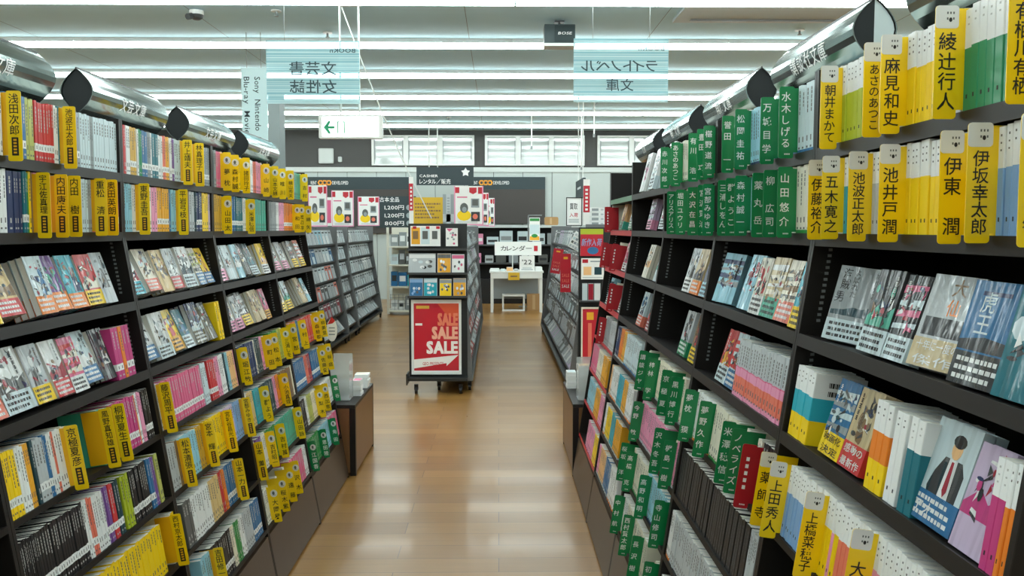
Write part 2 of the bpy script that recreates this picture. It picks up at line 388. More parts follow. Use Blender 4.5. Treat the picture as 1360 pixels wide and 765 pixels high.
# ------------------------------------------------------------------ room shell
def plank_floor():
    m = mat('oak_plank_floor', (170, 124, 76), 0.3, coat=0.15)
    N, L, b = nodes(m)
    tc = N.new('ShaderNodeTexCoord'); br = N.new('ShaderNodeTexBrick')
    br.offset = 0.37; br.offset_frequency = 2
    br.inputs['Scale'].default_value = 1.0
    br.inputs['Brick Width'].default_value = 1.25; br.inputs['Row Height'].default_value = 0.158
    br.inputs['Mortar Size'].default_value = 0.0022; br.inputs['Mortar Smooth'].default_value = 0.3
    br.inputs['Color1'].default_value = rgb((160, 118, 62)); br.inputs['Color2'].default_value = rgb((138, 97, 46))
    br.inputs['Mortar'].default_value = rgb((104, 74, 46))
    mp = N.new('ShaderNodeMapping'); mp.inputs['Scale'].default_value = (1.1, 14, 1)
    nz = N.new('ShaderNodeTexNoise'); nz.inputs['Scale'].default_value = 3.0; nz.inputs['Detail'].default_value = 8
    nz2 = N.new('ShaderNodeTexNoise'); nz2.inputs['Scale'].default_value = 1.3; nz2.inputs['Detail'].default_value = 3
    mr = N.new('ShaderNodeMapRange'); mr.inputs['To Min'].default_value = 0.84; mr.inputs['To Max'].default_value = 1.14
    hs = N.new('ShaderNodeHueSaturation')
    rr = N.new('ShaderNodeMapRange'); rr.inputs['To Min'].default_value = 0.22; rr.inputs['To Max'].default_value = 0.42
    L.new(tc.outputs['Object'], br.inputs['Vector']); L.new(tc.outputs['Object'], mp.inputs['Vector'])
    L.new(mp.outputs[0], nz.inputs['Vector']); L.new(nz.outputs['Fac'], mr.inputs['Value'])
    L.new(br.outputs['Color'], hs.inputs['Color']); L.new(mr.outputs[0], hs.inputs['Value'])
    L.new(hs.outputs[0], b.inputs['Base Color'])
    L.new(tc.outputs['Object'], nz2.inputs['Vector']); L.new(nz2.outputs['Fac'], rr.inputs['Value']); L.new(rr.outputs[0], b.inputs['Roughness'])
    bp = N.new('ShaderNodeBump'); bp.inputs['Strength'].default_value = 0.15; bp.inputs['Distance'].default_value = 0.002; bp.invert = True
    L.new(br.outputs['Fac'], bp.inputs['Height']); L.new(bp.outputs[0], b.inputs['Normal'])
    return m
XL, XR, YF = -8.2, 7.8, -3.2
def structure(name, mb, label=None):
    return tag(mb.obj(name), label, None, None, 'structure')
mb = MB(); mb.box(XL, XR, YF, YB, -0.1, 0, plank_floor()); structure('floor', mb)
CEILM = mottle(mat('ceiling_board', (186, 216, 224), 0.85), 2.0, 0.03)
mb = MB(); mb.box(XL, XR, YF, YB, CEIL, CEIL + 0.1, CEILM)
SEAM = mat('ceiling_joint', (120, 124, 124), 0.8)
ceil = structure('ceiling', mb)
mb = MB()
for x in (-5.0, -2.94, -0.32, 1.63, 4.0, 6.0): mb.box(x, x + 0.006, YF, YB, CEIL - 0.001, CEIL, SEAM)
o = mb.obj('joint_strip', ceil)
WDARK = mat('dark_grey_wall_paint', (74, 74, 72), 0.7); WPALE = mat('pale_grey_wall_panel', (186, 194, 190), 0.6); WGREY = mat('grey_wall_paint', (168, 172, 170), 0.8)
mb = MB(); mb.box(XL, XR, YB, YB + 0.1, 0, CEIL, WDARK); wb = structure('wall_back', mb)
mb = MB()
for i in range(-12, 12):
    x0 = i * 0.62 - 0.1
    if XL < x0 and x0 + .62 < XR: mb.box(x0 + .006, x0 + .614, YB - 0.03, YB - .001, 0, 2.80, WPALE)
mb.obj('panelling', wb)
mb = MB(); mb.box(XL + .01, XR - .01, YB - 0.06, YB - 0.031, 2.70, 2.80, mat('pale_trim', (202, 208, 204), .5)); structure('trim_1', mb)
mb = MB(); mb.box(XL - .1, XL, YF, YB, 0, CEIL, WGREY); structure('wall_left', mb)
mb = MB(); mb.box(XR, XR + .1, YF, YB, 0, CEIL, WGREY); structure('wall_right', mb)
mb = MB(); mb.box(XL, XR, YF - .1, YF, 0, CEIL, WGREY); structure('wall_front', mb)
# transom windows with glossy white blinds
BLIND = mat('glossy_white_blind', (178, 186, 182), 0.06, coat=0.8)
N_, L_, b_ = nodes(BLIND)
wv = N_.new('ShaderNodeTexNoise'); wv.inputs['Scale'].default_value = 1.6; tcx = N_.new('ShaderNodeTexCoord')
bpp = N_.new('ShaderNodeBump'); bpp.inputs['Strength'].default_value = 0.1; bpp.inputs['Distance'].default_value = 0.03
L_.new(tcx.outputs['Object'], wv.inputs['Vector']); L_.new(wv.outputs['Fac'], bpp.inputs['Height']); L_.new(bpp.outputs[0], b_.inputs['Normal'])
wz0, wz1 = at(560, 220, YB)[2], at(560, 180, YB)[2]
for i, (xa, xb, n) in enumerate(((494, 630, 3), (644, 776, 3), (793, 929, 3))):
    X0, X1 = at(xa, 200, YB)[0], at(xb, 200, YB)[0]
    fr = MB()
    fr.box(X0, X1, YB - .07, YB - .001, wz1 - .03, wz1, WMETAL); fr.box(X0, X1, YB - .07, YB - .001, wz0, wz0 + .03, WMETAL)
    for k in range(n + 1):
        x = X0 + (X1 - X0) * k / n
        fr.box(max(X0, x - .05), min(X1, x + .05), YB - .07, YB - .001, wz0 + .03, wz1 - .03, WMETAL)
    wo = structure('window_%d' % (i + 1), fr)
    for k in range(n):
        x0 = X0 + (X1 - X0) * k / n + .05; x1 = X0 + (X1 - X0) * (k + 1) / n - .05
        p = MB(); p.box(x0, x1, YB - .03, YB - .002, wz0 + .03, wz1 - .03, BLIND); p.obj('pane', wo)
        hg = MB()
        for x in (x0 + .02, x1 - .02): hg.tube((x, YB - .075, wz0 + .12), (x, YB - .075, wz1 - .1), .006, STEEL, 6)
        hg.obj('stay_rod', wo)
# pillar behind the hanging sign
pc0, pc1 = at(357, 200, 12.2), at(372, 200, 12.2)
mb = MB(); mb.box(pc0[0], pc1[0], 12.2, 12.5, 0, CEIL, mat('grey_pillar_paint', (120, 130, 130), .6)); structure('pillar', mb)

# ------------------------------------------------------------------ ceiling lights
LAMP = mat('lit_tube_cover', (243, 255, 254), 0.5, emit=TUBE_POWER)
SEG = 2.38
xs = [-7.0 + i * (SEG + .005) for i in range(6)]
def light_mesh():
    a = MB(); a.box(0, SEG, -.062, .062, -.045, 0, WMETAL); ca = a.mesh('housing')
    b = MB(); prof = [(-.058, -.0455), (-.058, -.066), (-.04, -.092), (.04, -.092), (.058, -.066), (.058, -.0455)]
    b.prism(prof, 'x', .006, SEG - .006, LAMP)
    return ca, b.mesh('diffuser')
HOUSE, DIFF = light_mesh()
for r, Y in enumerate(LIGHT_Y):
    for c, x in enumerate(xs):
        e = empty('ceiling_light', (x, Y, CEIL), '%s lit ceiling strip from the left, %s light row from the rear wall' % (ordinal(c + 1), ordinal(r + 1)), 'ceiling light', 'fluorescent strips across the ceiling')
        link('housing', HOUSE, e); link('diffuser', DIFF, e)

# ------------------------------------------------------------------ bookcases
EDGES = [0.98, 1.80, 2.62, 3.44, 4.26, 5.08]
ZROW = {1: 1.668, 2: 1.490, 3: 1.278, 4: 1.068, 5: 0.868, 6: 0.672, 7: 0.477, 8: 0.270}
KNEE = 1.475
SIDE = {'L': dict(x0=-1.145, s=1, k=0.16, back=-1.40), 'R': dict(x0=0.670, s=-1, k=0.150, back=0.925)}
def edge_x(side, z):
    d = SIDE[side]
    return d['x0'] + d['s'] * d['k'] * max(0.0, KNEE - z)
def lean(side, row):
    return math.atan(SIDE[side]['k']) if row >= 3 else 0.0
def frame(side, row, Y, a=None):
    """matrix at the front edge of a shelf: local x to the viewer's right, y into the case, z up along the leaning spines"""
    a = lean(side, row) if a is None else a
    r = PI / 2 if side == 'L' else -PI / 2
    return Matrix.Translation((edge_x(side, ZROW[row]), Y, ZROW[row])) @ Matrix.Rotation(r, 4, 'Z') @ Matrix.Rotation(-a, 4, 'X')
BAYL = {'L': {'Z': 0, 'A': 1, 'B': 2, 'C': 3, 'D': 4}, 'R': {'N': 0, 'B': 1, 'C': 2, 'D': 3, 'E': 4}}
NEAR = {('L', 'Z'): 'cut-off left bookcase', ('L', 'A'): 'nearest left bookcase', ('L', 'B'): 'second left bookcase', ('L', 'C'): 'third left bookcase', ('L', 'D'): 'farthest left bookcase',
        ('R', 'N'): 'nearest right bookcase', ('R', 'B'): 'second right bookcase', ('R', 'C'): 'third right bookcase', ('R', 'D'): 'fourth right bookcase', ('R', 'E'): 'red-edged right bookcase'}
CASELAB = {('L', 'Z'): 'dark slanted bookcase cut off by the left edge of the photo', ('L', 'A'): 'dark slanted bookcase on the left, black manga run on its sixth shelf',
           ('L', 'B'): 'dark slanted bookcase on the left, second from the camera', ('L', 'C'): 'dark slanted bookcase on the left, third from the camera',
           ('L', 'D'): 'dark slanted bookcase at the far end of the left row', ('R', 'N'): 'dark slanted bookcase nearest on the right with yellow author dividers',
           ('R', 'B'): 'dark slanted bookcase on the right, second from the camera', ('R', 'C'): 'dark slanted bookcase on the right, third from the camera',
           ('R', 'D'): 'dark slanted bookcase on the right with magazines on its top shelf', ('R', 'E'): 'bookcase with red shelf edging at the far end of the right row'}
REDE = mat('red_shelf_edging', (190, 40, 48), .4); GREENE = mat('green_shelf_edging', (96, 140, 110), .45)
def bookcase(side, bay):
    d = SIDE[side]; i = BAYL[side][bay]; Y0, Y1 = EDGES[i] + .001, EDGES[i + 1] - .001
    s, back = d['s'], d['back']
    e = empty('bookcase', (d['x0'], (Y0 + Y1) / 2, 0), CASELAB[(side, bay)], 'bookcase', 'slanted bookcases along the aisle')
    inv = e.matrix_world.inverted()
    def add(name, mb):
        for k, v in enumerate(mb.v): mb.v[k] = tuple(inv @ Vector(v))
        return mb.obj(name, e)
    fz = [(edge_x(side, z), z) for z in (0.0, KNEE, 1.83)]
    prof = [(back, 0.0)] + fz + [(back, 1.83)]
    for ya, yb in ((Y0, Y0 + .011), (Y1 - .011, Y1)):
        mb = MB(); mb.prism(prof, 'y', ya, yb, CASE)
        p = [(edge_x(side, z) , z) for z in (0.0, KNEE, 1.83)]
        q = [(x + s * .002, z) for x, z in reversed(p)]
        mb.prism(p + q, 'y', ya, yb, CASE_EDGE)
        add('side_panel', mb)
        st = MB()
        inner = yb + .0006 if ya == Y0 else ya - .0006
        for r in (3, 4):
            for k in range(13):
                z = ZROW[r] + .025 + k * .0125
                x = edge_x(side, z) - s * .035
                st.box(x - .004, x + .004, inner - .0005, inner + .0005, z, z + .006, WIRE)
        add('peg_strip', st)
    mb = MB(); mb.box(min(back, back - s * .012), max(back, back - s * .012), Y0, Y1, .0, 1.80, CASE_IN); add('back_panel', mb)
    for r in ZROW:
        a = lean(side, r)
        M = frame(side, r, (Y0 + Y1) / 2, a)
        dep = abs(edge_x(side, ZROW[r]) - back) / math.cos(a) - .006
        h = (Y1 - Y0) / 2 - .0115
        mb = MB(); mb.M = M
        th_ = .024 if r < 5 else .013
        mb.box(-h, h, .002, dep, -th_, 0, CASE)
        ed = CASE_EDGE if r < 5 else CASE
        if bay == 'E': ed = GREENE if r == 1 else REDE
        mb.box(-h, h, -.002, .002, -th_ - .002, .0008, ed)
        add('shelf', mb)
    # base: brown board below the lowest shelf
    z1 = ZROW[8] - .03
    mb = MB(); x0, x1 = edge_x(side, 0.0), edge_x(side, z1)
    mb.prism([(x0 + s * .001, .012), (x1 + s * .001, z1), (x1 - s * .018, z1), (x0 - s * .018, .012)], 'y', Y0 + .012, Y1 - .012, BASEP)
    add('base_panel', mb)
    mb = MB(); mb.box(min(x0 - s * .02, x0 - s * .05), max(x0 - s * .02, x0 - s * .05), Y0 + .012, Y1 - .012, 0, .05, BLACK); add('plinth', mb)
    return e
for sd, bays in (('L', 'ZABCD'), ('R', 'NBCDE')):
    for b in bays: bookcase(sd, b)

# ------------------------------------------------------------------ book builders
BH, BD = 0.148, 0.105
DARKC = {'black', 'navy', 'petrol', 'teal', 'charcoal', 'smoke', 'crimson', 'purple', 'blue', 'green', 'leaf', 'red', 'magenta', 'rose'}
def parse_style(t):
    flag, body, low = '', t, None
    for f in '^+_*~':
        if f in t:
            body, low = t.split(f, 1); flag = f; break
    return body, flag, low or None
def bands(style):
    body, flag, low = parse_style(style)
    if flag == '^':
        out = [(0, .62 if body not in ('teal', 'magenta') else .66, body), (.62 if body not in ('teal', 'magenta') else .66, 1, 'white')]
        if low == 'y': out = [(0, .34, 'yellow'), (.34, .66, body), (.66, 1, 'white')]
        return out
    if flag == '+': return [(0, .17, body), (.17, .30, 'white'), (.30, 1, body)]
    if flag == '_': return [(0, .05, {'ice': 'blue', 'paleblue': 'navy', 'ivory': 'leaf', 'white': 'orange'}.get(body, 'silver')), (.05, 1, body)]
    if flag == '*': return [(0, 1, 'black')]
    if flag == '~': return [(0, .08, 'pink'), (.08, .36, 'salmon'), (.36, .5, 'pink'), (.5, .52, 'rose'), (.52, 1, 'silver')]
    return [(0, 1, body)]
def cover_into(mb, t, style, h, d, rnd, barcode):
    x0, x1, k = -t / 2, t / 2, .0004
    prof = [(x0, d), (x0, 0.0012), (x0 + .0012, 0), (x1 - .0012, 0), (x1, .0012), (x1, d), (x1 - k, d), (x1 - k, k + .0009), (x0 + k, k + .0009), (x0 + k, d)]
    bs = bands(style)
    for a, b, c in bs:
        mb.prism(prof, 'z', a * h, b * h, pm(c))
    body = parse_style(style)[0]
    flag = parse_style(style)[1]
    # printing on the spine
    ink = mat('dim_print', (74, 75, 76), .5) if flag == '*' else mat('pale_print', (186, 186, 182), .5) if body in DARKC else mat('faint_print', (96, 94, 92), .5)
    if flag == '^':
        ww = t * .2
        z = h * .93
        for _ in range(rnd.randint(2, 3)):
            l = h * rnd.uniform(.014, .022); mb.box(-ww / 2, ww / 2, -.0003, 0, z - l, z, ink); z -= l + h * .05
        if t > .005: mb.box(-ww * .45, ww * .45, -.0003, 0, h * .13, h * .17, INK)
    else:
        ww = t * rnd.uniform(.2, .34)
        z = h * rnd.uniform(.88, .94)
        n = rnd.randint(4, 8)
        for _ in range(n):
            l = h * rnd.uniform(.035, .055)
            if z - l < h * .38: break
            mb.box(-ww / 2, ww / 2 * rnd.uniform(.5, 1), -.0003, 0, z - l, z, ink); z -= l + h * rnd.uniform(.008, .018)
        if flag == '+':
            mb.box(-t * .1, t * .1, -.0003, 0, h * .2, h * .26, mat('faint_print', (96, 94, 92), .5))
        else:
            mb.box(-t * .12, t * .12, -.0003, 0, h * .16, h * .24, ink)
        if flag == '*':
            mb.box(-t * .25, t * .25, -.0003, 0, h * .25, h * .5, mat('grey_print', (62, 63, 64), .5)) if rnd.random() < .5 else None
        mb.box(-t * .2, t * .2, -.0003, 0, h * .06, h * .09, ink if flag != '+' else ink)
    if barcode:                                    # back cover faces the viewer's right
        for zc in (.86, .74):
            y = d * .28
            for q in range(12):
                wq = d * (.012 + .014 * ((q * 7) % 3))
                mb.box(x1, x1 + .0003, y, y + wq, h * (zc - .035), h * (zc + .035), INK); y += wq + d * .012
def pages_into(mb, t, h, d):
    mb.box(-t / 2 + .0005, t / 2 - .0005, .0016, d - .002, .0008, h - .0002, PAGE)
TEMPL = {}
def paperback_meshes(t, style, variant, barcode):
    key = (round(t * 2000), style, variant, barcode)
    if key not in TEMPL:
        rnd = random.Random(str(key))
        a = MB(); cover_into(a, t, style, BH + .002 * (variant - 1), BD, rnd, barcode)
        b = MB(); pages_into(b, t, BH + .002 * (variant - 1), BD)
        TEMPL[key] = (a.mesh('paperback'), b.mesh('page_block'))
    return TEMPL[key]
def spine_area(M, t, h):
    ps = [project(M @ Vector(p)) for p in ((-t / 2, 0, 0), (t / 2, 0, 0), (t / 2, 0, h), (-t / 2, 0, h))]
    if any(p is None for p in ps): return 0.0
    # clip to the frame
    poly = ps
    for ax, lim, sg in ((0, 0, 1), (0, 1360, -1), (1, 0, 1), (1, 765, -1)):
        out = []
        for i in range(len(poly)):
            p, q = poly[i - 1], poly[i]
            ip, iq = sg * (p[ax] - lim) >= 0, sg * (q[ax] - lim) >= 0
            if ip != iq:
                u = (lim - p[ax]) / (q[ax] - p[ax])
                out.append((p[0] + u * (q[0] - p[0]), p[1] + u * (q[1] - p[1])))
            if iq: out.append(q)
        poly = out
        if not poly: return 0.0
    return abs(sum(poly[i - 1][0] * poly[i][1] - poly[i][0] * poly[i - 1][1] for i in range(len(poly)))) / 2

# --------- author dividers: a flat plate between the books whose lettered end stands out towards the aisle
FLAGW = .034
def divider(side, kind, text, M, label, group, wd=FLAGW):
    hh = {'T': .162, 'P': .158, 'Q': .158, 'K': .162, 'G': .160, 'R': .150}[kind]
    lo = -.012
    face = {'T': TAGY, 'P': TAGY, 'K': TAGY, 'Q': TAGG, 'G': TAGG, 'R': TAGR}[kind]
    y, yb = -.0007, .0007
    sg = 1 if side == 'L' else -1
    Mt = M @ Matrix.Rotation(-sg * PI / 2, 4, 'Z')           # x: to the reader's right, y: away from the reader
    cx = sg * wd / 2 + sg * .002
    mb = MB()
    mb.prism([(px + cx, pz) for px, pz in rrect(-wd / 2, wd / 2, lo, lo + hh, .005)], 'y', y, yb, face)
    mb.box(min(sg * .002, -sg * .045), max(sg * .002, -sg * .045), y, yb, .0012, lo + hh - .004, TAGO if kind == 'T' else face)
    o = mb.obj('divider_tag', None, Mt)
    tag(o, label, 'divider tag', group)
    lt = MB(); yy = y - .0004
    def shift(m):
        m.v = [(p[0] + cx, p[1], p[2]) for p in m.v]
        return m
    if kind == 'T':
        write_down(lt, text, 0, lo + hh - .006, lo + hh * .37, INK, yy, wd * .72)
        shift(lt).obj('lettering', o)
        pn = MB(); pn.prism(rrect(-wd * .22, wd * .24, lo + hh * .08, lo + hh * .34, .001), 'y', yy, y, INK)
        for k in range(5):
            z = lo + hh * (.11 + .045 * k)
            pn.box(-wd * .1, wd * .12, yy - .0003, yy, z, z + hh * .025, TAGO)
        shift(pn).obj('number_panel', o)
    elif kind in 'PQ':
        write_down(lt, text, 0, lo + hh * .64, lo + hh * .06, INK if kind == 'P' else WHITE, yy, wd * .75)
        shift(lt).obj('lettering', o)
        bd = MB(); bd.prism(ellipse(wd * .04, lo + hh * .79, wd * .44, hh * .1), 'y', yy, y, TAGW)
        bd.prism(ellipse(wd * .0, lo + hh * .8, wd * .16, hh * .05), 'y', yy - .0003, yy, pm('smoke'))
        bd.box(-wd * .2, wd * .26, yy - .0003, yy, lo + hh * .735, lo + hh * .75, pm('grey'))
        shift(bd).obj('portrait_badge', o)
    elif kind == 'K':
        hd = MB(); hd.prism(rrect(-wd / 2, wd / 2, lo + hh * .80, lo + hh, .005), 'y', yy, y, TAGW)
        for k in range(3):
            hd.box(-wd * .02 + k * wd * .13, wd * .04 + k * wd * .13, yy - .0003, yy, lo + hh * .925, lo + hh * .945, pm('smoke'))
            if k != 1: hd.box(-wd * .02 + k * wd * .13, wd * .04 + k * wd * .13, yy - .0003, yy, lo + hh * .875, lo + hh * .895, pm('smoke'))
        hd.prism(ellipse(wd * .14, lo + hh * .875, wd * .07, hh * .02), 'y', yy - .0003, yy, INK)
        shift(hd).obj('header', o)
        write_down(lt, text, wd * .05, lo + hh * .775, lo + hh * .07, INK, yy, wd * .80)
        shift(lt).obj('lettering', o)
    else:
        write_down(lt, text, -wd * .04, lo + hh * .94, lo + hh * .13, WHITE, yy, wd * .66)
        for k in range(4): lt.box(-wd * .1 + k * wd * .1, -wd * .04 + k * wd * .1, yy, y, lo + hh * .05, lo + hh * .07, WHITE)
        if kind == 'R':
            for k in range(5): lt.box(-wd * .12, wd * .1, yy, y, lo + hh * (.3 + .11 * k), lo + hh * (.36 + .11 * k), WHITE)
        shift(lt).obj('lettering', o)
    return o

# --------- faced-out books
def art(mb, w_, h_, base, accent, rnd, y):
    """printed picture and title on a cover: a few flat shapes and vertical strokes"""
    ac = gm(accent)
    alt = gm(rnd.choice(['white', 'ice', 'smoke', accent, 'cream', 'grey']))
    ink = gm('black') if base not in DARKC else gm('white')
    u = lambda p, q: rnd.uniform(p, q)
    k = rnd.randint(0, 3)
    if k == 0:
        mb.prism([(-w_ * .5, h_ * .32), (w_ * .5, h_ * .32), (w_ * .5, h_ * u(.5, .6)), (w_ * .2, h_ * u(.44, .5)), (-w_ * .1, h_ * u(.5, .6)), (-w_ * .5, h_ * .42)], 'y', y - .0002, y, ac)
    elif k == 1:
        for _ in range(4): mb.prism(ellipse(w_ * u(-.3, .3), h_ * u(.38, .85), w_ * u(.08, .2), h_ * u(.05, .12), 9), 'y', y - .0002, y, rnd.choice([ac, alt]))
    elif k == 2:
        cx = w_ * u(-.15, .2)
        mb.prism([(cx - w_ * .22, h_ * .3), (cx + w_ * .22, h_ * .3), (cx + w_ * .13, h_ * .56), (cx + w_ * .05, h_ * .62), (cx - w_ * .05, h_ * .62), (cx - w_ * .13, h_ * .56)], 'y', y - .0002, y, ac)
        mb.prism(ellipse(cx, h_ * .7, w_ * .1, h_ * .085), 'y', y - .0002, y, alt)
    else:
        for q in range(4):
            z = h_ * (.36 + .14 * q)
            mb.prism([(-w_ * .5, z), (w_ * .5, z + h_ * u(-.03, .06)), (w_ * .5, z + h_ * u(.08, .12)), (-w_ * .5, z + h_ * u(.04, .1))], 'y', y - .0002, y, ac if q % 2 else alt)
    for _ in range(rnd.randint(16, 24)):
        m_ = gm(rnd.choice(['charcoal', 'smoke', accent, 'white', 'black', accent, 'charcoal', base, 'navy', 'brown', 'petrol', 'crimson']))
        q = rnd.random(); cx, cz = w_ * u(-.36, .36), h_ * u(.3, .84); yy = y - .0002 - .00004 * (_ + 1)
        if q < .4: mb.prism(ellipse(cx, cz, w_ * u(.03, .12), h_ * u(.02, .07), 7), 'y', yy, yy + .00003, m_)
        elif q < .75:
            a_ = u(-.6, .6); l_ = w_ * u(.1, .13); t_ = h_ * u(.02, .07)
            mb.prism([(cx - l_, cz - a_ * l_), (cx + l_, cz + a_ * l_), (cx + l_ * .7, cz + a_ * l_ + t_), (cx - l_ * .8, cz - a_ * l_ + t_ * .6)], 'y', yy, yy + .00003, m_)
        else: mb.prism([(cx, cz), (cx + w_ * .12, cz + h_ * u(.02, .1)), (cx + w_ * u(-.05, .1), cz + h_ * u(.1, .16))], 'y', yy, yy + .00003, m_)
    y -= .0008
    cx = w_ * rnd.choice([-.34, .32, .3])
    z = h_ * .93
    for _ in range(rnd.randint(4, 6)):
        s_ = h_ * u(.05, .075)
        for q in range(3): mb.box(cx - s_ * .4, cx + s_ * .4 * u(.5, 1), y - .0004, y - .0002, z - s_ * (.25 + .3 * q), z - s_ * (.08 + .3 * q), ink)
        mb.box(cx - s_ * .08, cx + s_ * .08, y - .0004, y - .0002, z - s_ * .9, z, ink)
        z -= s_ * 1.1
def display_cover(w_, h_, t, base, spine_side):
    """cover wrapped round a closed book standing face out: front at y=0"""
    k = .0007
    s = spine_side
    prof = [(-s * w_ / 2, 0), (s * w_ / 2, 0), (s * w_ / 2, t), (-s * w_ / 2, t), (-s * w_ / 2, t - k), (s * (w_ / 2 - k), t - k), (s * (w_ / 2 - k), k), (-s * w_ / 2, k)]
    a = MB(); a.prism(prof, 'z', 0, h_, gm(base))
    b = MB(); b.box(-w_ / 2 + .0015, w_ / 2 - .0015, k + .0002, t - k - .0002, .001, h_ - .0015, PAGE)
    return a, b
def belt(w_, t, base, hb, rnd, words=None):
    m = gm(base)
    c = MB(); q = .0004
    prof = [(-w_ / 2 - q, -q), (w_ / 2 + q, -q), (w_ / 2 + q, t + q), (-w_ / 2 - q, t + q)]
    c.box(-w_ / 2 - q, w_ / 2 + q, -q, 0, .0, hb, m)
    c.box(w_ / 2, w_ / 2 + q, 0, t, .0, hb, m)
    c.box(-w_ / 2 - q, w_ / 2 + q, t, t + q, 0, hb, m)
    ink = gm('white') if base in DARKC or base in ('orange', 'salmon', 'tan') else gm('black')
    if words:
        n = len(words)
        for i, s in enumerate(words):
            write_row(c, s, -w_ * .42, hb * (1 - (i + .5) / n), hb / n * .72, ink, -q - .0003, width=w_ * .84)
    else:
        for i in range(3):
            z = hb * (.78 - .27 * i); x = -w_ * .42
            while x < w_ * rnd.uniform(.2, .42):
                l = w_ * rnd.uniform(.04, .1); c.box(x, x + l, -q - .0003, -q, z - hb * .08, z + hb * .06, ink); x += l + w_ * .025
    return c

# ------------------------------------------------------------------ fill the shelves
ROWWORD = {1: 'top shelf', 2: 'second shelf', 3: 'third shelf', 4: 'fourth shelf', 5: 'fifth shelf', 6: 'sixth shelf', 7: 'seventh shelf', 8: 'lowest shelf'}
CNAME = {'ice': 'pale ice', 'paleblue': 'pale-blue', 'skyblue': 'sky-blue'}
SPINES, DISPLAYS, TAGS = [], [], []
for key, spec in ROWS.items():
    side, row, bay = key[0], int(key[1]), key[2]
    i = BAYL[side][bay]; ylo, yhi = EDGES[i] + .0135, EDGES[i + 1] - .0135
    zt = ZROW[row]; xe = edge_x(side, zt)
    a = lean(side, row)
    items = []
    for tok in spec.split(';'):
        top = tok[0] == 't'
        if top: tok = tok[1:]
        kind = 'S'
        if tok[0] in 'TPGQFV':
            kind, tok = tok[0], tok[1:]
        rng, rest = tok.split(' ', 1)
        neg = rng.startswith('-')
        p, q = (rng[1:] if neg else rng).split('-')
        p = -float(p) if neg else float(p); q = float(q)
        X, Z = xe, zt
        if top:
            Z = zt + math.cos(a) * .148; X = xe - SIDE[side]['s'] * math.sin(a) * .148
        ya, yb = y_on_line(p, X, Z), y_on_line(q, X, Z)
        ya, yb = min(ya, yb), max(ya, yb)
        if kind in 'TPGQV': ya = min(max(ya, ylo), yhi - .002); yb = max(yb, ya + .012)
        else: ya, yb = max(ya, ylo), min(yb, yhi)
        if yb - ya < .003: continue
        items.append([ya, yb, kind, rest, (p, q)])
    items.sort(key=lambda t: (t[0] + t[1]) / 2)
    fl = [t for t in items if t[2] in 'TPGQV']
    for p_, q_ in zip(fl[::-1][1:], fl[::-1]):
        if p_[0] > q_[0] - .007: p_[0] = q_[0] - .007
    # a flag stands at the near edge of the columns it covers; the run beyond it reaches back to it
    flags = sorted((t[0], t[1]) for t in items if t[2] in 'TPGQV')
    runs = [t for t in items if t[2] == 'S']
    spans = []
    for t in runs:
        u = t[0]
        for fu, fv in flags:
            if abs(fv - t[0]) < .02 and fu < t[0]: u = min(u, fu + .0015)
        spans.append([u, t[1], t])
    for fu, fv in flags:                                   # something stands behind every flag
        nf = min([q for q, _ in flags if q > fu + .004] + [fu + .03])
        if not any(a_ < fu + .012 and b_ > fu + .002 for a_, b_, _ in spans):
            if not any(t[2] == 'F' and t[0] < fu + .02 and t[1] > fu for t in items):
                spans.append([fu + .0015, min(nf - .0015, fu + .03), [0, 0, 'S', 'ivory 2', (0, 0)]])
    spans.sort(key=lambda q: (q[0] + q[1]) / 2)
    last = ylo
    for u, v, t in spans:
        u = max(u, last, ylo); v = min(v, yhi)
        if v - u < .003: continue
        parts = t[3].split(' ')
        n0 = int(parts[1]) if len(parts) > 1 else max(1, round((t[1] - t[0]) / .011))
        tw = max(.0045, (t[1] - t[0]) / n0) if t[1] > t[0] else .009
        tw = min(tw, .02)
        cuts = [f for f, _ in flags if u + .002 < f < v - .002]
        segs, lo_ = [], u
        for f in cuts: segs.append((lo_, f - .0013)); lo_ = f + .0013
        segs.append((lo_, v))
        for (p_, q_) in segs:
            n = int((q_ - p_) / tw + .25)
            if n < 1:
                if q_ - p_ > .005: n = 1
                else: continue
            w1 = (q_ - p_) / n
            for k in range(n):
                yc = p_ + w1 * (k + .5)
                hid = any(fu < yc < fv for fu, fv in flags)
                SPINES.append(dict(side=side, row=row, bay=bay, y=yc, t=min(w1, .024) - .0006, style=parts[0], hid=hid))
        last = v
    for t in items:
        if t[2] == 'F': DISPLAYS.append(dict(side=side, row=row, bay=bay, y0=t[0], y1=t[1], spec=t[3], px=t[4]))
        elif t[2] in 'TPGQV': TAGS.append(dict(side=side, row=row, bay=bay, y0=t[0], y1=t[1], kind=t[2], text=t[3]))

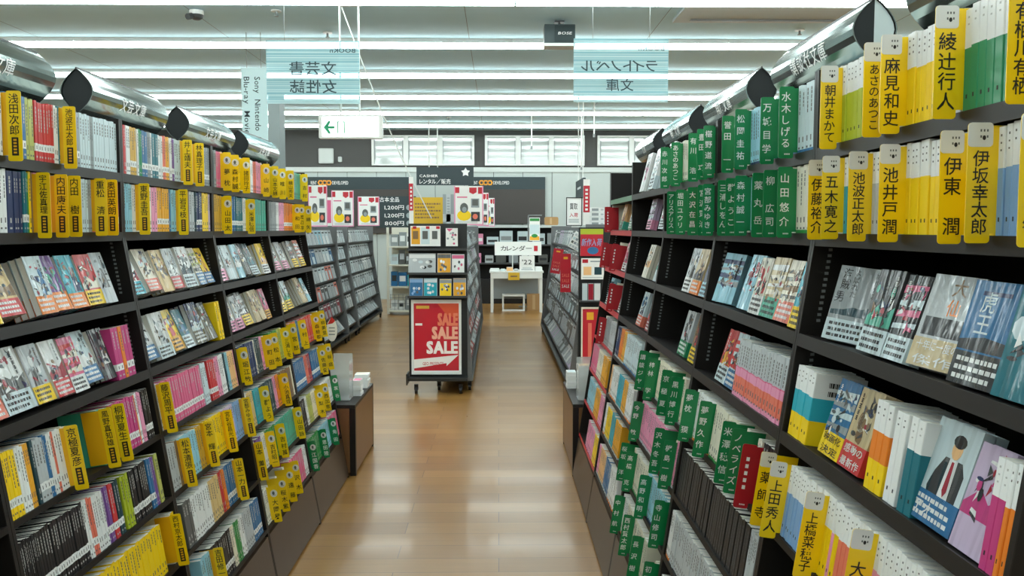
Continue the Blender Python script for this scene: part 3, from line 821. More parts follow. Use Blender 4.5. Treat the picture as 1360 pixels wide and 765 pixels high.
# dividers
cnt = {}
TAGS.sort(key=lambda t: (t['side'], t['bay'], t['row'], t['y0']))
for t in TAGS:
    k = t['kind']
    kk = {'T': 'T' if t['side'] == 'L' else 'K', 'P': 'P', 'Q': 'Q', 'G': 'G', 'V': 'R'}[k]
    colr = {'T': 'yellow', 'K': 'white-headed yellow', 'P': 'badged yellow', 'Q': 'badged green', 'G': 'green', 'R': 'red'}[kk]
    c = (t['side'], t['bay'], t['row'], colr); cnt[c] = cnt.get(c, 0) + 1
    if k == 'V': t['y0'], t['y1'] = t['y0'], max(t['y1'], t['y0'] + .026)
    lab = '%s %s divider tag from the near end, %s, %s' % (ordinal(cnt[c]), colr, ROWWORD[t['row']], NEAR[(t['side'], t['bay'])])
    rj = random.Random(lab)
    M = frame(t['side'], t['row'], min(max(t['y0'], EDGES[BAYL[t['side']][t['bay']]] + .014), EDGES[BAYL[t['side']][t['bay']] + 1] - .014)) @ Matrix.Translation((0, -.0026, rj.uniform(-.001, .004))) @ Matrix.Rotation(math.radians(0), 4, 'Y')
    divider(t['side'], kk, t['text'] if kk != 'R' else '', M, lab, 'author dividers on the ' + NEAR[(t['side'], t['bay'])])

# faced-out books, each copy a thing
DISPLAYS.sort(key=lambda t: (t['side'], t['bay'], t['row'], t['y0']))
idx = {}
for D in DISPLAYS:
    ck = (D['side'], D['row'], D['bay']); idx[ck] = idx.get(ck, 0) + 1
    D['i'] = idx[ck]
# positions along each shelf: measured near edge and width, nudged so that neighbours do not run into each other
byrow = {}
for D in DISPLAYS: byrow.setdefault((D['side'], D['row'], D['bay']), []).append(D)
def fit_right(D):
    """covers on the right are turned a little towards the entrance: angle that gives the width seen"""
    side, row = D['side'], D['row']
    X = edge_x(side, ZROW[row]) + .012; Z = ZROW[row]
    p, q = D['px']
    Yf = y_on_line(p, X, Z)
    best = 0.0
    for k in range(0, 46):
        th = math.radians(k)
        P = project((X + .105 * math.sin(th), Yf - .105 * math.cos(th), Z))
        best = th if row == 3 else 0.0
        if P and P[0] >= q: break
    return best
for ck, Ds in byrow.items():
    side, row, bay = ck
    i_ = BAYL[side][bay]
    lo, hi = EDGES[i_] + .014, EDGES[i_ + 1] - .014
    blocks = [(s['y'] - s['t'] / 2, s['y'] + s['t'] / 2) for s in SPINES if (s['side'], s['row'], s['bay']) == ck]
    Ds.sort(key=lambda t: t['y0'])
    for D in Ds:
        D['th'] = fit_right(D) if side == 'R' and row > 2 and bay in 'NB' and D['y1'] > lo + .05 else 0.0
        if D['th'] > 0: D['w'] = .105 * math.cos(D['th']) + .05 * math.sin(D['th']); D['wv'] = .105; c = D['y1'] - D['w'] / 2
        else: D['wv'] = D['w'] = max(.076, min(D['y1'] - D['y0'], .116)); c = D['y0'] + D['w'] / 2
        for (u, v) in blocks:
            if u < D['y0'] + .02 and v > c - D['w'] / 2 and v < c: c = max(c, v + .003 + D['w'] / 2)
            if v > D['y1'] - .02 and u < c + D['w'] / 2 and u > c: c = min(c, u - .003 - D['w'] / 2)
        D['c'] = c
    for _ in range(12):
        if sum(D['w'] + .003 for D in Ds) + sum(v - u for u, v in blocks) > hi - lo:
            for D in Ds:
                if D['th']: D['th'] *= .75; D['w'] = .105 * math.cos(D['th']) + .05 * math.sin(D['th'])
                else: D['w'] = max(.072, D['w'] * .97); D['wv'] = D['w']
    end = lo
    for D in Ds:
        D['c'] = max(D['c'], end + D['w'] / 2 + .002); end = D['c'] + D['w'] / 2
    end = hi
    for D in reversed(Ds):
        D['c'] = min(D['c'], end - D['w'] / 2 - .002); end = D['c'] - D['w'] / 2
for D in DISPLAYS:
    side, row, bay = D['side'], D['row'], D['bay']
    cols, n = D['spec'].rsplit(' ', 1); n = int(n)
    base, ob, acc = cols.split('/')
    rnd = random.Random(cols + str(D['px']))
    wv_ = D['wv']
    h_ = .150 + max(0, wv_ - .105) * .4 + rnd.uniform(-.003, .003)
    if row <= 2: h_ = .185 if row == 1 else .142
    ck = (side, row, bay)
    t = .013 + rnd.uniform(0, .004)
    extra = math.radians(rnd.uniform(9, 17) if side == 'L' else rnd.uniform(7, 11)) if row > 2 else math.radians(14)
    n_fit = max(1, min(n + (1 if side == 'L' else 0), int(.125 / (t + .001))))
    if D['th'] > .3: n_fit = min(n_fit, 2)
    tot = n_fit * (t + .0022)
    B = frame(side, row, D['c']) @ Matrix.Translation((0, .007, 0))
    if D['th']:
        B = B @ Matrix.Translation((-D['w'] / 2 + .045 * math.sin(D['th']), 0, 0)) @ Matrix.Rotation(D['th'], 4, 'Z') @ Matrix.Translation((D['wv'] / 2, 0, 0))
    B = B @ Matrix.Translation((0, tot, 0)) @ Matrix.Rotation(-extra, 4, 'X') @ Matrix.Translation((0, -tot, .0009))
    hb = h_ * rnd.uniform(.28, .34)
    nm = ('%s-banded %s' % (ob, base)) if ob != '-' else base
    nm = nm.replace('paleblue', 'pale-blue').replace('skyblue', 'sky-blue')
    a1, b1 = display_cover(wv_, h_, t, base, 1)
    am, bm = a1.mesh('display_book'), b1.mesh('page_block')
    ar = MB()
    sp = {('R', 'N', 3, 'grey'): 1, ('R', 'N', 3, 'silver'): 2, ('R', 'N', 3, 'blue'): 3, ('R', 'N', 4, 'ice'): 4}.get((side, bay, row, base))
    if sp == 1:
        ki, kp = gm('black'), gm('petrol')
        for j, (tx, u) in enumerate((('海賊', -.30), ('よばれた', -.08), ('男', -.36))):
            write_down(ar, tx, wv_ * u, h_ * (.97 if j < 2 else .66), h_ * (.68 if j == 0 else .58 if j == 1 else .5), ki, -.0003, .024)
        write_down(ar, '新作文芸', wv_ * .36, h_ * .95, h_ * .6, ki, -.0003, .012)
        ar.prism([(-.05, h_ * .34), (.05, h_ * .34), (.046, h_ * .5), (.02, h_ * .45), (.0, h_ * .46), (-.02, h_ * .42), (-.05, h_ * .4)], 'y', -.0002, 0, kp)
    elif sp == 2:
        write_down(ar, '大', .008, h_ * .97, h_ * .77, gm('brown'), -.0003, .034)
        write_down(ar, '仙', .006, h_ * .75, h_ * .56, gm('orange'), -.0003, .034)
        ar.box(-wv_ * .42, wv_ * .42, -.0002, 0, h_ * .34, h_ * .54, gm('charcoal'))
    elif sp == 3:
        write_down(ar, '虎王', -.012, h_ * .9, h_ * .48, gm('ice'), -.0003, .034)
        ar.prism([(-.052, h_ * .33), (.052, h_ * .33), (.052, h_ * .44), (.0, h_ * .47), (-.052, h_ * .42)], 'y', -.0002, 0, gm('charcoal'))
        ar.box(-.03, .03, -.0002, 0, h_ * .86, h_ * .9, gm('navy'))
    elif sp == 4:                                    # a figure in a dark jacket with a red tie, plain and generic
        dk, wh = gm('charcoal'), gm('white')
        cx = .008
        ar.prism([(cx - .036, h_ * .2), (cx + .034, h_ * .2), (cx + .036, h_ * .55), (cx + .024, h_ * .66), (cx - .02, h_ * .66), (cx - .036, h_ * .5), (cx - .044, h_ * .34)], 'y', -.0002, 0, dk)
        ar.prism([(cx - .012, h_ * .2), (cx + .016, h_ * .2), (cx + .012, h_ * .66), (cx - .008, h_ * .66)], 'y', -.0004, -.0002, wh)
        ar.prism([(cx - .001, h_ * .64), (cx + .005, h_ * .64), (cx + .009, h_ * .36), (cx + .003, h_ * .3), (cx - .003, h_ * .36)], 'y', -.0006, -.0004, gm('crimson'))
        ar.prism(ellipse(cx + .002, h_ * .76, .013, h_ * .1), 'y', -.0004, -.0002, gm('peach'))
        ar.prism(ellipse(cx + .003, h_ * .835, .016, h_ * .065), 'y', -.0006, -.0004, gm('black'))
        write_row(ar, 'アオ', -wv_ * .44, h_ * .12, h_ * .17, gm('white'), -.0008)
    else:
        art(ar, wv_, h_, base, acc, rnd, 0.0)
    arm = ar.mesh('cover_print')
    wd_ = {('R', 'N', 3, 'tan'): ['十年に一度の', '傑作'], ('R', 'N', 4, 'yellow'): ['映画化', '決定'], ('R', 'N', 4, 'red'): ['感動の', '最新作']}.get((side, bay, row, ob))
    bem = belt(wv_, t, ob, hb, rnd, wd_).mesh('paper_belt') if ob != '-' else None
    for k in range(n_fit):
        Mk = B @ Matrix.Translation((0, k * (t + .0022), 0))
        cp = 'front' if k == 0 else ('rear' if k == n_fit - 1 else ('middle' if n_fit == 3 else ordinal(k + 1)))
        lab = '%s copy of %s book, %s display from near end, %s, %s' % (cp, nm, ordinal(D['i']), ROWWORD[row], NEAR[(side, bay)])
        if n_fit == 1: lab = 'single %s book, %s display from near end, %s, %s' % (nm, ordinal(D['i']), ROWWORD[row], NEAR[(side, bay)])
        o = link('display_book', am, None, Mk)
        tag(o, lab, 'book', 'covers faced out on the ' + NEAR[(side, bay)])
        link('page_block', bm, o)
        if k == 0: link('cover_print', arm, o)
        if bem is not None: link('paper_belt', bem, o)

# spine-out paperbacks: the 300 that show largest are things, the rest one mass
for s in SPINES:
    s['M'] = frame(s['side'], s['row'], s['y']) @ Matrix.Translation((0, .003 + random.uniform(0, .003), .0006))
    s['area'] = spine_area(s['M'], s['t'], BH) * (.12 if s['hid'] else 1)
    s['var'] = random.randint(0, 2)
SPINES.sort(key=lambda s: -s['area'])
cnt, tot = {}, {}
def skey(s): return (s['side'], s['bay'], s['row'], parse_style(s['style'])[0])
for s in sorted(SPINES, key=lambda s: s['y']):
    k = skey(s); cnt[k] = cnt.get(k, 0) + 1; s['i'] = cnt[k]; tot[k] = cnt[k]
mass = MB()
NBIG = 305
for j, s in enumerate(SPINES):
    bc = s['side'] == 'R' and s['bay'] == 'N' and s['row'] == 4
    if j < NBIG and s['area'] > 0:
        a, b = paperback_meshes(s['t'], s['style'], s['var'], bc)
        o = link('paperback', a, None, s['M'])
        k = skey(s); cn = CNAME.get(k[3], k[3])
        if tot[k] == 1: lab = 'the only %s paperback spine on %s of %s' % (cn, ROWWORD[s['row']], NEAR[(s['side'], s['bay'])])
        else: lab = '%s of %s %s paperbacks from near end, %s, %s' % (ordinal(s['i']), cardinal(tot[k]), cn, ROWWORD[s['row']], NEAR[(s['side'], s['bay'])])
        tag(o, lab, 'paperback', 'spine-out paperbacks on the ' + NEAR[(s['side'], s['bay'])])
        link('page_block', b, o)
    else:
        mass.M = s['M']
        cover_into(mass, s['t'], s['style'], BH + .002 * (s['var'] - 1), BD, random.Random(j), bc)
        pages_into(mass, s['t'], BH + .002 * (s['var'] - 1), BD)
mass.M = None
tag(mass.obj('paperbacks'), 'the many thin spine-out paperbacks packed along the lower and farther shelves', 'paperbacks', None, 'stuff')
print('SPINES', len(SPINES), 'TAGS', len(TAGS), 'DISPLAYS', len(DISPLAYS))

# ------------------------------------------------------------------ lens-shaped category signs on top of the bookcases
def lens(wd, hh, k=10, off=0.0):
    """outline of one bowed sheet, from the bottom edge to the top edge"""
    out = []
    for i in range(k + 1):
        t = -1 + 2 * i / k
        out.append((wd / 2 * (1 - abs(t) ** 1.8) + off, hh / 2 * t))
    return out
def header_sign(side, Y0, L, X, Z, text, label):
    e = empty('header_sign', (X, Y0, Z), label, 'sign', 'polished lens-shaped signs above the bookcases')
    wd, hh = .100, .138
    for sg, nm in ((1, 'bowed_sheet'), (-1, 'bowed_sheet')):
        o_, i_ = lens(wd, hh), lens(wd - .006, hh - .002)
        mb = MB()
        n = len(o_)
        for j in range(n - 1):
            a, b = o_[j], o_[j + 1]; c, d = i_[j + 1], i_[j]
            f = lambda q, y: (sg * (q[0] + .001), y, q[1])
            mb.poly([f(a, 0), f(a, L), f(b, L), f(b, 0)], CHROME)
            mb.poly([f(d, 0), f(c, 0), f(c, L), f(d, L)], LINER)
            for y in (0, L): mb.poly([f(a, y), f(b, y), f(c, y), f(d, y)], CHROME)
        sh = mb.obj(nm, e)
    sp = MB(); sp.box(-.001, .001, .03, L - .03, -hh * .42, hh * .42, LINER); sp.box(-.002, .002, 0, L, hh / 2 - .003, hh / 2 + .003, DKMETAL); sp.box(-.002, .002, 0, L, -hh / 2 - .003, -hh / 2 + .003, DKMETAL)
    sp.obj('centre_plate', e)
    cp = [(x, z) for x, z in lens(wd - .008, hh - .004)] + [(-x, z) for x, z in reversed(lens(wd - .008, hh - .004))][1:-1]
    for y, nm in ((.004, 'end_cap'), (L - .006, 'end_cap')):
        mb = MB()
        for half in (1, -1):
            hp = [(half * x, z) for x, z in lens(wd - .008, hh - .004)]
            mb.prism(hp, 'y', y, y + .002, mat('cap_painted_reflection', (206, 220, 220), .5) if (side == 'R' and Y0 < 2 and half == 1) else LINER)  # pale half paints in the reflection off the sheet's inner face
        mb.obj(nm, e)
    # lettering lies on the sheet facing the aisle
    s = SIDE[side]['s']
    lt = MB()
    size = .047
    tmp = MB()
    n = len(text); step = size * 1.06
    for i, c in enumerate(text):
        put_glyph(tmp, c, (i - (n - 1) / 2) * step, 0, size, mat('bright_white_vinyl', (252, 252, 252), .6), 0)
    zoff = -hh * .08
    for (x, y, z) in tmp.v:
        zz = max(-hh * .49, min(hh * .49, z + zoff))
        bow = wd / 2 * (1 - abs(zz / (hh / 2)) ** 1.8) + .0022
        lt.v.append((s * bow, L * .5 + (x if side == 'L' else -x), zz))
    lt.f, lt.mi, lt.mats = tmp.f, tmp.mi, tmp.mats
    lt.obj('lettering', e)
    ps = MB()
    for y in (.06, L - .06): ps.tube((0, y, -hh / 2 - .001), (0, y, 1.80 - Z), .008, BLACK, 8)
    ps.obj('post', e)
for j, (y, lab) in enumerate(((1.86, 'cut off by the photo edge'), (2.68, 'second from the left edge'), (3.50, 'third from the left edge'), (4.32, 'farthest on the left'))):
    header_sign('L', y, .60, -1.30, 1.925, '文芸文庫', 'polished lens-shaped sign above the left bookcases, ' + lab)
for j, (y, tx, lab) in enumerate(((1.10, '講談社文庫', 'cut off at the top right corner'), (1.92, '講談社文庫', 'largest and nearest whole one'), (2.74, '角川文庫', 'second whole one'), (3.56, '角川文庫', 'third whole one'), (4.38, '文庫', 'smallest, at the far end'))):
    header_sign('R', y, .57, .84, 1.945, tx, 'polished lens-shaped sign above the right bookcases, ' + lab)

# ------------------------------------------------------------------ things hung from the ceiling
def hung(e, pts, z, r=.003, m=None, name='hanging_wire'):
    for x, y in pts:
        mb = MB(); loc = e.matrix_world.translation
        mb.tube((x - loc.x, y - loc.y, z - loc.z), (x - loc.x, y - loc.y, CEIL - .005 - loc.z), r, m or WIRE, 6)
        mb.obj(name, e)
ACR = bpy.data.materials.new('tinted_acrylic'); ACR.use_nodes = True
N_, L_, b_ = nodes(ACR)
tc = N_.new('ShaderNodeTexCoord'); sx_ = N_.new('ShaderNodeSeparateXYZ'); nz = N_.new('ShaderNodeTexNoise'); nz.noise_dimensions = '1D'
nz.inputs['Scale'].default_value = 60; nz.inputs['Detail'].default_value = 2
cr = N_.new('ShaderNodeValToRGB'); cr.color_ramp.elements[0].position = .4; cr.color_ramp.elements[1].position = .62
cr.color_ramp.elements[0].color = rgb((166, 208, 214)); cr.color_ramp.elements[1].color = rgb((236, 250, 252))
L_.new(tc.outputs['Object'], sx_.inputs[0]); L_.new(sx_.outputs['Z'], nz.inputs['W']); L_.new(nz.outputs['Fac'], cr.inputs[0])
b_.inputs['Roughness'].default_value = .3
L_.new(cr.outputs[0], b_.inputs['Base Color'])
tr = N_.new('ShaderNodeBsdfTransparent'); tl = N_.new('ShaderNodeBsdfTranslucent'); mx = N_.new('ShaderNodeMixShader'); mx2 = N_.new('ShaderNodeMixShader')
L_.new(cr.outputs[0], tl.inputs[0]); tr.inputs[0].default_value = rgb((226, 246, 248))
out = N_['Material Output']
mx2.inputs[0].default_value = .5
L_.new(b_.outputs[0], mx2.inputs[1]); L_.new(tl.outputs[0], mx2.inputs[2])
mx.inputs[0].default_value = .5
L_.new(mx2.outputs[0], mx.inputs[1]); L_.new(tr.outputs[0], mx.inputs[2]); L_.new(mx.outputs[0], out.inputs[0])
GREYINK = mat('dark_teal_print', (26, 48, 54), .5)
def acrylic(px0, px1, py0, py1, Y, lines, label):
    a, b = at(px0, py0, Y), at(px1, py1, Y)
    x0, x1, z1, z0 = a.x, b.x, a.z, b.z
    e = empty('hanging_sign', ((x0 + x1) / 2, Y, z0), label, 'sign', 'tinted acrylic section signs')
    w_, h_ = x1 - x0, z1 - z0
    mb = MB(); mb.box(-w_ / 2, w_ / 2, 0, .005, 0, h_, ACR); p = mb.obj('acrylic_panel', e)
    mb = MB()                                     # printed on the far side, so it reads reversed from here
    write_row(mb, 'BOOKn', w_ * .46, h_ * .85, h_ * .1, GREYINK, -.001, mirror=True, width=w_ * .28)
    for s, xr, zc, sz, wd in lines: write_row(mb, s, w_ * xr, h_ * zc, h_ * sz, GREYINK, -.001, mirror=True, width=w_ * wd)
    mb.obj('lettering', p)
    hung(e, [(x0 + w_ * .2, Y + .002), (x1 - w_ * .2, Y + .002)], z1 - .005, .002)
acrylic(353, 478, 54, 138, 7.8, [('文芸書', .26, .56, .23, .52), ('女性誌', .26, .27, .23, .52)], 'tinted see-through sign hung beside the exit sign, lettering reversed')
acrylic(762, 887, 51, 136, 7.8, [('ライトノベル', .39, .57, .21, .82), ('文庫', .14, .27, .21, .30)], 'tinted see-through sign hung beside the black loudspeaker, lettering reversed')
# narrow vertical banner behind
a, b = at(320, 90, 9.2), at(357, 236, 9.2)
e = empty('hanging_banner', ((a.x + b.x) / 2, 9.2, b.z), 'narrow pale vertical banner with sideways lettering, left of the tinted sign', 'banner')
w_, h_ = b.x - a.x, a.z - b.z
mb = MB(); mb.box(-w_ / 2, w_ / 2, 0, .012, 0, h_, mat('pale_blue_board', (196, 222, 224), .45)); p = mb.obj('board', e)
mb = MB(); 
for k, s in enumerate(('Sony  Nintendo  Microsoft', 'Blu-ray  Movie  Music')):
    tmp = MB(); wtx = write_row(tmp, s, 0, 0, .085, GREYINK, 0)
    for (x, y, z) in tmp.v: mb.v.append((w_ * (.13 - .42 * k) + z, -.001, h_ - .09 - x * .96 / max(wtx / (h_ - .12), .01) * 1.0 if k == 0 else h_ - .09 - x * .86 / max(wtx / (h_ - .12), .01)))
    n0 = len(mb.v) - len(tmp.v)
    mb.f += [tuple(i + n0 for i in f) for f in tmp.f]; mb.mi += [0] * len(tmp.f)
mb.mats = [GREYINK]
mb.obj('lettering', p); hung(e, [(a.x + .06, 9.206), (b.x - .06, 9.206)], a.z - .003, .003)
# exit sign
EXITY = 7.9
a, b = at(423, 152, EXITY), at(508, 184, EXITY)
e = empty('exit_sign', ((a.x + b.x) / 2, EXITY, b.z), 'white lit exit sign with green arrow on two ceiling rods', 'exit sign')
w_, h_ = b.x - a.x, a.z - b.z
mb = MB(); mb.prism(rrect(-w_ / 2, w_ / 2, 0, h_, .012), 'y', .0, .06, WMETAL); mb.obj('housing', e)
mb = MB(); mb.prism(rrect(-w_ * .45, w_ * .44, h_ * .08, h_ * .9, .008), 'y', -.004, -.0002, mat('lit_sign_face', (244, 255, 250), .4, emit=1.0)); p = mb.obj('lit_face', e)
GR = mat('exit_green', (0, 150, 100), .5)
mb = MB(); y0, y1 = -.006, -.0042
zc = h_ * .46
mb.prism([(-w_ * .42, zc), (-w_ * .34, zc + h_ * .28), (-w_ * .31, zc + h_ * .24), (-w_ * .35, zc + h_ * .05), (-w_ * .25, zc + h_ * .05), (-w_ * .25, zc - h_ * .05), (-w_ * .35, zc - h_ * .05), (-w_ * .31, zc - h_ * .24), (-w_ * .34, zc - h_ * .28)], 'y', y0, y1, GR)
for x in (-.205, -.105): mb.box(w_ * x, w_ * (x + .016), y0, y1, zc - h_ * .25, zc + h_ * .25, GR)
mb.box(w_ * -.19, w_ * -.17, y0, y1, zc + h_ * .22, zc + h_ * .25, GR); mb.box(w_ * -.125, w_ * -.105, y0, y1, zc + h_ * .22, zc + h_ * .25, GR)
mb.obj('pictogram', p)
xr0, xr1 = at(452, 152, EXITY).x, at(477, 152, EXITY).x
hung(e, [(xr0, EXITY + .03), (xr1, EXITY + .03)], a.z - .002, .009, WMETAL, 'hanging_rod')
mb = MB(); loc = e.matrix_world.translation; mb.box(xr0 - .02 - loc.x, xr1 + .02 - loc.x, .0, .06, CEIL - .055 - loc.z, CEIL - .02 - loc.z, WMETAL); mb.obj('ceiling_bracket', e)
# stay cord from the bracket to the head of the sale rack
p0, p1 = Vector((xr0 + .01, EXITY + .068, CEIL - .048)), at(573, 290, 8.2)
mb = MB(); mid = [p0.lerp(p1, t / 8) - Vector((0, 0, .10 * math.sin(PI * t / 8))) for t in range(9)]
for q, r_ in zip(mid, mid[1:]): mb.tube(q, r_, .006, mat('white_cord', (214, 216, 210), .7), 6)
tag(mb.obj('cord'), 'thin white cord slanting from the exit sign bracket down to the sale rack', 'cord')
# loudspeaker
SPY = 8.6
a, b = at(723, 32, SPY), at(764, 57, SPY)
e = empty('loudspeaker', ((a.x + b.x) / 2, SPY, b.z), 'black box loudspeaker hung under the ceiling above the reversed sign', 'loudspeaker')
w_, h_ = b.x - a.x, a.z - b.z
mb = MB(); mb.prism(rrect(-w_ / 2, w_ / 2, 0, h_, .008), 'y', 0, .18, mat('dark_speaker_box', (50, 66, 68), .5)); c = mb.obj('cabinet', e)
mb = MB(); mb.box(-w_ * .17, w_ * .47, -.006, -.0002, h_ * .06, h_ * .94, mat('speaker_grille', (42, 56, 58), .7)); g = mb.obj('grille', e)
mb = MB(); write_row(mb, 'BOSE', -w_ * .06, h_ * .52, h_ * .2, WHITE, -.0072, width=w_ * .46, slant=.2); mb.obj('lettering', g)
mb = MB(); mb.box(-w_ / 2, w_ / 2, .0, .18, -.03, -.001, WMETAL); mb.obj('tray', e)
mb = MB(); mb.tube((-w_ * .0, .09, h_), (0, .09, CEIL - .012 - b.z), .012, DKMETAL); mb.box(-.05, .05, .04, .14, CEIL - .018 - b.z, CEIL - .006 - b.z, DKMETAL); mb.obj('bracket', e)
# ceiling air vent, camera, sprinklers, drop rods
x0, x1 = at(905, 18, 8.2).x, at(1165, 18, 8.2).x
e = empty('air_conditioner', ((x0 + x1) / 2, 8.22, CEIL - .03), 'pale ceiling air conditioner panel with a long slot, top right', 'air conditioner')
w_ = x1 - x0
mb = MB(); mb.prism([(-w_ / 2, -.4), (w_ / 2, -.4), (w_ / 2, .4), (-w_ / 2, .4)], 'z', 0, .028, mat('pale_vent_panel', (186, 194, 192), .5)); p = mb.obj('panel', e)
for y in (-.32, .24): 
    mb = MB(); mb.box(-w_ * .42, w_ * .42, y, y + .07, -.004, -.0005, DKMETAL); mb.obj('slot', e)
def cam_dome(px, py, Y, label, down=True):
    q = at(px, py, Y)
    e = empty('security_camera', q, label, 'camera')
    mb = MB(); mb.tube((0, 0, .02), (0, 0, CEIL - .003 - q.z), .016, WMETAL); mb.obj('stem', e)
    mb = MB(); prof = [(0, -.07), (.03, -.066), (.055, -.05), (.066, -.02), (.066, .02), (0, .022)]
    k = 14
    for i in range(k):
        u, v = 2 * PI * i / k, 2 * PI * (i + 1) / k
        for (r0, z0), (r1, z1) in zip(prof, prof[1:]):
            mb.poly([(r0 * math.cos(u), r0 * math.sin(u), z0), (r0 * math.cos(v), r0 * math.sin(v), z0), (r1 * math.cos(v), r1 * math.sin(v), z1), (r1 * math.cos(u), r1 * math.sin(u), z1)], DKMETAL if z0 < -.03 else WMETAL)
    mb.obj('dome', e)
    mb = MB(); mb.tube((-.03, -.05, -.04), (-.05, -.10, -.06), .03, DKMETAL); mb.obj('lens_hood', e)
cam_dome(261, 17, 8.3, 'small security camera on a ceiling stem, upper left')
for j, (px, py, Y) in enumerate(((1062, 42, 9.0), (435, 43, 9.2), (367, 19, 8.3), (1000, 152, 15.9), (596, 155, 16.0))):
    q = at(px, py, Y)
    e = empty('sprinkler', (q.x, q.y, CEIL - .004), '%s small ceiling sprinkler, %s' % (('chrome', 'flush white', 'flush grey', 'far', 'rear')[j], ('above the right bookcases', 'left of the exit sign rods', 'nearest the camera', 'near the fourth right sign', 'over the rear windows')[j]), 'sprinkler', 'ceiling sprinklers')
    mb = MB()
    mb.prism(ellipse(0, 0, .05, .05), 'z', -.012, 0, WMETAL); mb.tube((0, 0, -.05), (0, 0, -.013), .012, STEEL, 8); mb.prism(ellipse(0, 0, .022, .022), 'z', -.056, -.05, STEEL)
    mb.obj('sprinkler_head', e)
for j, (px, y1, Y) in enumerate(((706, 194, 15.6), (772, 222, 15.6), (789, 178, 14.0), (568, 222, 16.5), (580, 222, 16.5))):
    q = at(px, y1, Y)
    if j in (3, 4): continue
    mb = MB(); mb.tube((q.x, q.y, q.z), (q.x, q.y, CEIL - .004), .012, WMETAL, 8); mb.tube((q.x, q.y, q.z - .05), (q.x, q.y, q.z), .02, STEEL, 8)
    tag(mb.obj('hanging_rod'), 'white rod hanging from the ceiling before the rear windows, %s' % ('in front of the middle window', 'above the tilted dark board', 'between middle and right windows')[j], 'rod', 'white rods from the ceiling')

# ------------------------------------------------------------------ rear wall: menu boards, cashier sign, small boxes
BOARD = mat('dark_brown_board', (62, 56, 52), .5); BHEAD = mat('dark_teal_board', (34, 52, 56), .5)
ORNG = mat('orange_print', (238, 160, 40), .5)
def menu_board(px0, px1, py0, py1, label, price=False, tx0=0.0, logo=True):
    Y = YB - .10
    a, b = at(px0, py0, Y), at(px1, py1, Y)
    e = empty('menu_board', ((a.x + b.x) / 2, Y, b.z), label, 'wall board', 'dark boards on the rear wall')
    w_, h_ = b.x - a.x, a.z - b.z
    mb = MB(); mb.box(-w_ / 2, w_ / 2, 0, .05, 0, h_ - .26, BOARD); mb.obj('panel', e)
    mb = MB(); mb.box(-w_ / 2, w_ / 2, 0, .05, h_ - .259, h_, BHEAD); hd = mb.obj('header', e)
    if logo:
        mb = MB(); zc = h_ - .12
        X = lambda p: at(p, 240, Y).x - (a.x + b.x) / 2
        write_row(mb, 'RENT', X(tx0 - 10), zc, .1, WHITE, -.001, width=X(tx0 - 2) - X(tx0 - 10))
        for k in range(3):
            cx = X(tx0 + 3 + 5.6 * k)
            o_, i_ = ellipse(cx, zc, .062, .062, 6), ellipse(cx, zc, .03, .03, 6)
            for j in range(6): mb.poly([(o_[j][0], -.001, o_[j][1]), (o_[(j + 1) % 6][0], -.001, o_[(j + 1) % 6][1]), (i_[(j + 1) % 6][0], -.001, i_[(j + 1) % 6][1]), (i_[j][0], -.001, i_[j][1])], ORNG)
        write_row(mb, 'DEVELOPED', X(tx0 + 18.5), zc, .1, WHITE, -.001, width=X(tx0 + 40) - X(tx0 + 18.5))
        mb.obj('lettering', hd)
    if price:
        p = MB(); x0 = at(500, 270, YB).x - (a.x + b.x) / 2; p.box(x0, x0 + .85, -.02, -.001, h_ * .1, h_ * .66, BHEAD); pb = p.obj('price_panel', e)
        p = MB()
        for k, s in enumerate(('古本全品', '1,200円', '1,200円', '800円')): write_row(p, s, x0 + .08 + (.0 if k == 0 else .1), h_ * (.6 - .14 * k), .11, WHITE, -.022, width=.42)
        for k in range(3): p.prism(ellipse(x0 + .70, h_ * (.46 - .14 * k), .06, .06), 'y', -.022, -.0205, mat('pale_grey_print', (150, 164, 166), .5))
        p.obj('lettering', pb)
menu_board(380, 546, 235, 310, 'dark board on the rear wall behind the left media rack', price=True, tx0=422.6)
menu_board(622, 724, 235, 297, 'dark board on the rear wall above the calendar table', tx0=636.5)
CY = 16.6
a, b = at(553, 222, CY), at(629, 246, CY)
e = empty('cashier_sign', ((a.x + b.x) / 2, CY, b.z), 'dark hanging cashier sign in front of the rear wall', 'sign')
w_, h_ = b.x - a.x, a.z - b.z
mb = MB(); mb.box(-w_ / 2, w_ / 2, 0, .04, 0, h_, BHEAD); p = mb.obj('board', e)
mb = MB(); write_row(mb, 'CASHIER', -w_ * .45, h_ * .52, h_ * .2, WHITE, -.001, width=w_ * .33); write_row(mb, 'レンタル／販売', -w_ * .45, h_ * .2, h_ * .3, WHITE, -.001, width=w_ * .55)
star = []
for k in range(10):
    r_ = .09 if k % 2 == 0 else .05
    star.append((w_ * .36 + r_ * math.sin(2 * PI * k / 10), h_ * .72 + r_ * math.cos(2 * PI * k / 10)))
mb.prism(star, 'y', -.0015, -.0005, WHITE); mb.obj('lettering', p)
hung(e, [((a.x + b.x) / 2 - w_ * .28, CY + .02), ((a.x + b.x) / 2 - w_ * .13, CY + .02)], a.z - .002, .012, WMETAL, 'hanging_rod')
for j, (x0, y0, x1, y1, lab) in enumerate(((423, 197, 443, 217, 'square pale grey box on the dark upper wall'), (449, 208, 454, 215, 'tiny pale switch box beside the square wall box'))):
    a, b = at(x0, y0, YB - .05), at(x1, y1, YB - .05)
    mb = MB(); mb.prism(rrect(a.x, b.x, b.z, a.z, .02), 'y', YB - .06, YB - .001, mat('pale_box', (190, 196, 192), .5)); mb.box(a.x + .03, b.x - .03, YB - .064, YB - .06, b.z + .03, a.z - .03, mat('pale_box_lid', (200, 206, 202), .5)) if j == 0 else None
    tag(mb.obj(('junction_box', 'switch_box')[j]), lab, 'wall box')
